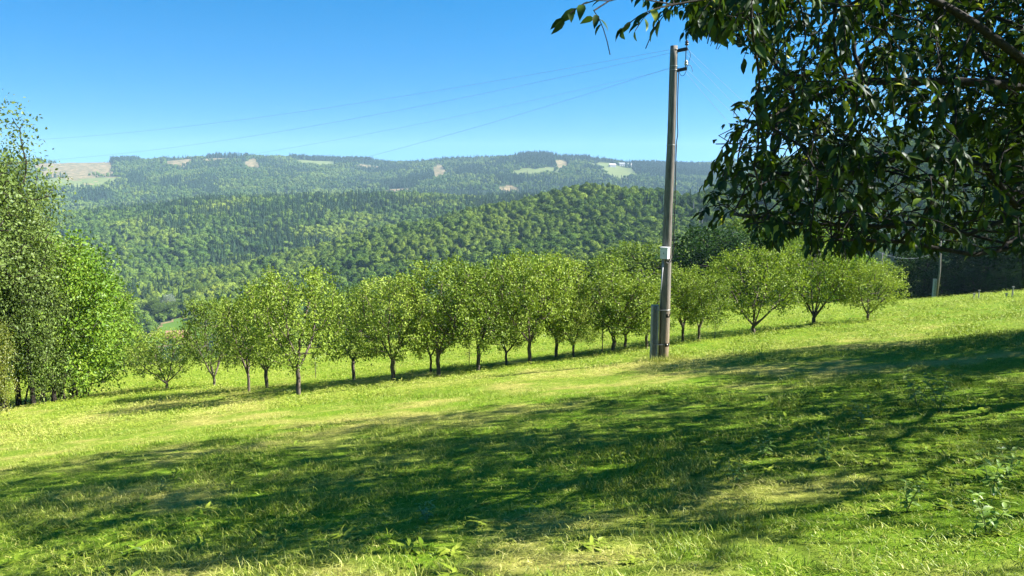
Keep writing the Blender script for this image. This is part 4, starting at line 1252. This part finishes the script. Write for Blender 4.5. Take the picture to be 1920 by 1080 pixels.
# ------------------------------------------------------------------ grass
def grass_template(seed, nb, spread, hmin, hmax, w, lie=0.0, kind='grass'):
    rng = np.random.default_rng(seed)
    ang = rng.uniform(0, 6.28, nb); rr = spread * np.sqrt(rng.random(nb))
    base = np.stack([rr * np.cos(ang), rr * np.sin(ang), np.full(nb, -.015)], 1)
    h = rng.uniform(hmin, hmax, nb)
    la = rng.uniform(0, 6.28, nb)
    bend = rng.uniform(.15, .75, nb) + lie * rng.uniform(.6, 1.6, nb)
    dirh = np.stack([np.cos(la), np.sin(la), np.zeros(nb)], 1)
    sa = la + math.pi / 2 + rng.normal(0, .6, nb)
    side = np.stack([np.cos(sa), np.sin(sa), np.zeros(nb)], 1) * (w * rng.uniform(.7, 1.3, nb))[:, None]
    V = []
    for t, ww in ((0, .8), (.35, 1.0), (.7, .75), (1.0, 0.08)):
        th = bend * t ** 1.2
        p = base + (h * t)[:, None] * (np.cos(th)[:, None] * np.array([0, 0, 1.0]) + np.sin(th)[:, None] * dirh)
        V += [p - side * ww * .5, p + side * ww * .5]
    V = np.stack(V, 1).reshape(-1, 3)
    f = np.array([[0, 1, 3, 2], [2, 3, 5, 4], [4, 5, 7, 6]])
    F = (np.arange(nb)[:, None, None] * 8 + f[None]).reshape(-1, 4)
    me = fast_mesh('grass clump', V, [F], True, fattrs={'rnd': np.repeat(rng.random(nb), 3)})
    me.materials.append(M_GRASS)
    return me

def weed_template(seed, nl, L, W):
    rng = np.random.default_rng(seed)
    a = rng.uniform(0, 6.28, nl); el = rng.uniform(.1, 1.0, nl)
    D = np.stack([np.cos(a) * np.cos(el), np.sin(a) * np.cos(el), np.sin(el)], 1)
    C = np.stack([rng.normal(0, .03, nl), rng.normal(0, .03, nl), rng.uniform(0, .07, nl)], 1)
    Nn = unit(np.array([0, 0, 1.0]) + rng.normal(0, .3, (nl, 3)))
    LV, LF, pf = leaves_geo(C, D, Nn, L * rng.uniform(.6, 1.2, nl), W * rng.uniform(.7, 1.2, nl), 1)
    me = fast_mesh('weed', LV, [LF], True, fattrs={'rnd': np.repeat(rng.random(nl) * .6, pf)})
    me.materials.append(M_GRASS)
    return me

GT = [grass_template(1, 46, .16, .05, .13, .0045), grass_template(2, 42, .17, .04, .10, .005), grass_template(3, 36, .13, .07, .19, .0045), grass_template(4, 50, .18, .03, .08, .005),
      grass_template(5, 40, .18, .05, .16, .0035, 1.1), grass_template(6, 44, .2, .04, .13, .0035, 1.3),
      weed_template(7, 9, .10, .035), weed_template(8, 7, .07, .04),
      grass_template(9, 60, .32, .05, .14, .010), grass_template(10, 60, .32, .05, .11, .011, .6),
      grass_template(11, 16, .10, .16, .30, .004)]
def grass_field():
    rng = np.random.default_rng(5)
    pts = []; 
    def ring(r0_, r1_, dens, ang):
        n = int(dens * R(2 * ang) * (r1_ ** 2 - r0_ ** 2) / 2)
        r = np.sqrt(rng.uniform(r0_ ** 2, r1_ ** 2, n)); a = rng.uniform(R(-ang), R(ang), n)
        pts.append(np.stack([r * np.sin(a), r * np.cos(a)], 1))
    ring(1.0, 3.0, 45, 75)
    edges = np.geomspace(3.0, 125, 34)
    for a_, b_ in zip(edges[:-1], edges[1:]):
        rm = (a_ + b_) / 2
        dens = 75 if rm < 7 else 75 * (7 / rm) ** 1.55
        ring(a_, b_, dens, 44 if rm > 8 else 52)
    pp = rng.normal(0, .34, (130, 2)) + [gp[0] - .08, gp[1] - .05]      # longer grass the mower leaves round the pole
    pts.append(pp)
    p = np.concatenate(pts); x, y = p.T; n = len(x)
    r = np.hypot(x, y)
    z = height(x, y)
    dry = dryness(x, y)
    lushn = fbm(x / 1.3, y / 1.3, 44, 3)
    rnd = rng.random(n)
    near = r < 17
    idx = np.where(rnd < .34, 0, np.where(rnd < .62, 1, np.where(rnd < .75, 3, 2)))
    idx = np.where((dry > .55) & (rng.random(n) < .75), rng.integers(4, 6, n), idx)
    idx = np.where((dry > .45) & (idx == 2), 3, idx)
    wd = rng.random(n)
    weedy = sstep(.5, .75, fbm(x / 1.1, y / 1.1, 61, 2) + .15 * sstep(1, 4, x))
    idx = np.where((wd < .03 + .26 * weedy) & (dry < .6) & (r < 14), rng.integers(6, 8, n), idx)
    idx = np.where((rng.random(n) < .004) & (r < 16) & (r > 5), 10, idx)
    idx = np.where(~near, rng.integers(8, 10, n), idx)
    hvar = .35 + .85 * sstep(.38, .72, lushn)
    hvar *= (1 - .35 * dry) * .56
    s = rng.uniform(.75, 1.25, n) * (1 + .55 * sstep(12, 60, r) * 2.2)
    sz = s * hvar / (1 + .55 * sstep(12, 60, r) * 1.2)
    idx[-130:] = rng.choice([2, 10, 0], 130); sz[-130:] = rng.uniform(.7, 1.25, 130)
    sc = np.stack([s, s, sz], 1)
    rot = np.zeros((n, 3)); rot[:, 2] = rng.uniform(0, 6.28, n); rot[:, :2] = rng.normal(0, .08, (n, 2))
    tint = np.clip(dry * .74 + rng.normal(0, .15, n) + .02, 0, 1)
    tint = np.where((idx == 6) | (idx == 7), np.minimum(tint, .2), tint)
    print("grass", n)
    scatter('meadow_grass', np.stack([x, y, z], 1), rot, sc, idx, tint, GT, "short mown meadow grass, lush green with straw-coloured patches", 'grass')
grass_field()

# ------------------------------------------------------------------ a few tall weeds in the foreground, right
def herb(seed, H, nl, L):
    rng = np.random.default_rng(seed)
    st = MB(); leafs = []
    for k in range(3):
        a = rng.uniform(0, 6.28); tip = np.array([math.cos(a) * H * .35, math.sin(a) * H * .35, H * rng.uniform(.75, 1)])
        t = np.linspace(0, 1, 6)[:, None]; P_ = tip * t ** [1.4, 1.4, 1]
        st.tube(P_ - [0, 0, .02], np.linspace(.004, .0015, 6), 5)
        for j in range(nl):
            q = .25 + .75 * j / (nl - 1); c = tip * np.array([q ** 1.4, q ** 1.4, q])
            for s_ in (0, math.pi):
                b = j * 1.57 + s_ + a
                leafs.append((c, np.array([math.cos(b), math.sin(b), rng.uniform(-.1, .5)]), L * (1.1 - .5 * q) * rng.uniform(.8, 1.2)))
    C = np.array([l[0] for l in leafs]); D = np.array([l[1] for l in leafs]); Ls = np.array([l[2] for l in leafs])
    LV, LF, pf = leaves_geo(C, D, unit(np.array([[0, 0, 1.0]]) + rng.normal(0, .15, C.shape)), Ls, Ls * .45, 1)
    sv = np.concatenate(st.V)
    sm = fast_mesh('stem', sv, [np.array(f) for f in st.F.values()], True)
    lm_ = fast_mesh('leaves', LV, [LF], True, fattrs={'rnd': np.repeat(rng.random(len(C)), pf)})
    return sm, lm_
M_HERB = mat_leaf("herb leaf", [(0, (.12, .24, .02)), (.6, (.22, .38, .04)), (1, (.40, .50, .12))], .42, .06)
M_STEM = mat_plain("herb stem", (.12, .18, .04), .7)
HB = [herb(1, .32, 6, .09), herb(2, .25, 5, .08), herb(3, .4, 6, .10)]
for i, (px, py, k, s, lab) in enumerate([(1550, 880, 0, 1.0, "upright nettle-like weed in the dappled shade, lower right"), (1860, 935, 2, .9, "tall pale weed near the right edge in the sun patch"),
                                     (1890, 900, 1, 1.1, "leafy weed just behind the tall pale weed at the right edge"), (1760, 775, 2, 1.3, "big leafy weed patch in the shade above the sunny strip on the right"),
                                     (1720, 765, 0, 1.4, "weed left beside the big leafy weed patch on the right"), (1610, 800, 1, 1.2, "low weed in deep shade right of the photo's centre"),
                                     (1430, 860, 1, 1.0, "low weed in shade left of the upright nettle-like one"), (1700, 960, 0, .8, "bright weed in the sunlit grass at the lower right"),
                                     (1850, 1010, 1, 1.1, "broad leafy weed in the lower right corner"), (800, 985, 1, .8, "small weed in the lower middle of the meadow"),
                                     (305, 925, 1, .7, "single small weed on the straw patch at the lower left"), (1380, 915, 1, .9, "small pale-leaved weed left of the nettle-like weed")]):
    g = ground_at(px, py)
    rt = bpy.data.objects.new('weed', None); scn.collection.objects.link(rt); rt.location = g; rt.scale = (s, s, s); rt.rotation_euler = (0, 0, i * 1.3)
    tag(rt, lab, 'weed', 'weeds in the foreground grass')
    for nm, me_, mt in zip(('stem', 'leaves'), HB[k], (M_STEM, M_HERB)):
        o = bpy.data.objects.new(nm, me_); scn.collection.objects.link(o); o.parent = rt
        if len(me_.materials) == 0: me_.materials.append(mt)

# ------------------------------------------------------------------ haze
hz, nt, out = new_mat("haze air")
pv = N(nt, 'ShaderNodeVolumePrincipled')
pv.inputs['Color'].default_value = (.50, .76, 1.0, 1)
pv.inputs['Density'].default_value = 0.00010
nt.links.new(pv.outputs[0], out.inputs['Volume'])
mb = MB(); mb.box((0, 0, 20), (11400, 11400, 330 + 80))
ho = mb.build('haze', hz); tag(ho, "thin pale blue air between the viewer and the far ridge", 'haze', kind='stuff')
zz = [v.co.z for v in bpy.data.objects['hills'].data.vertices]
print("hill z range", min(zz), max(zz))
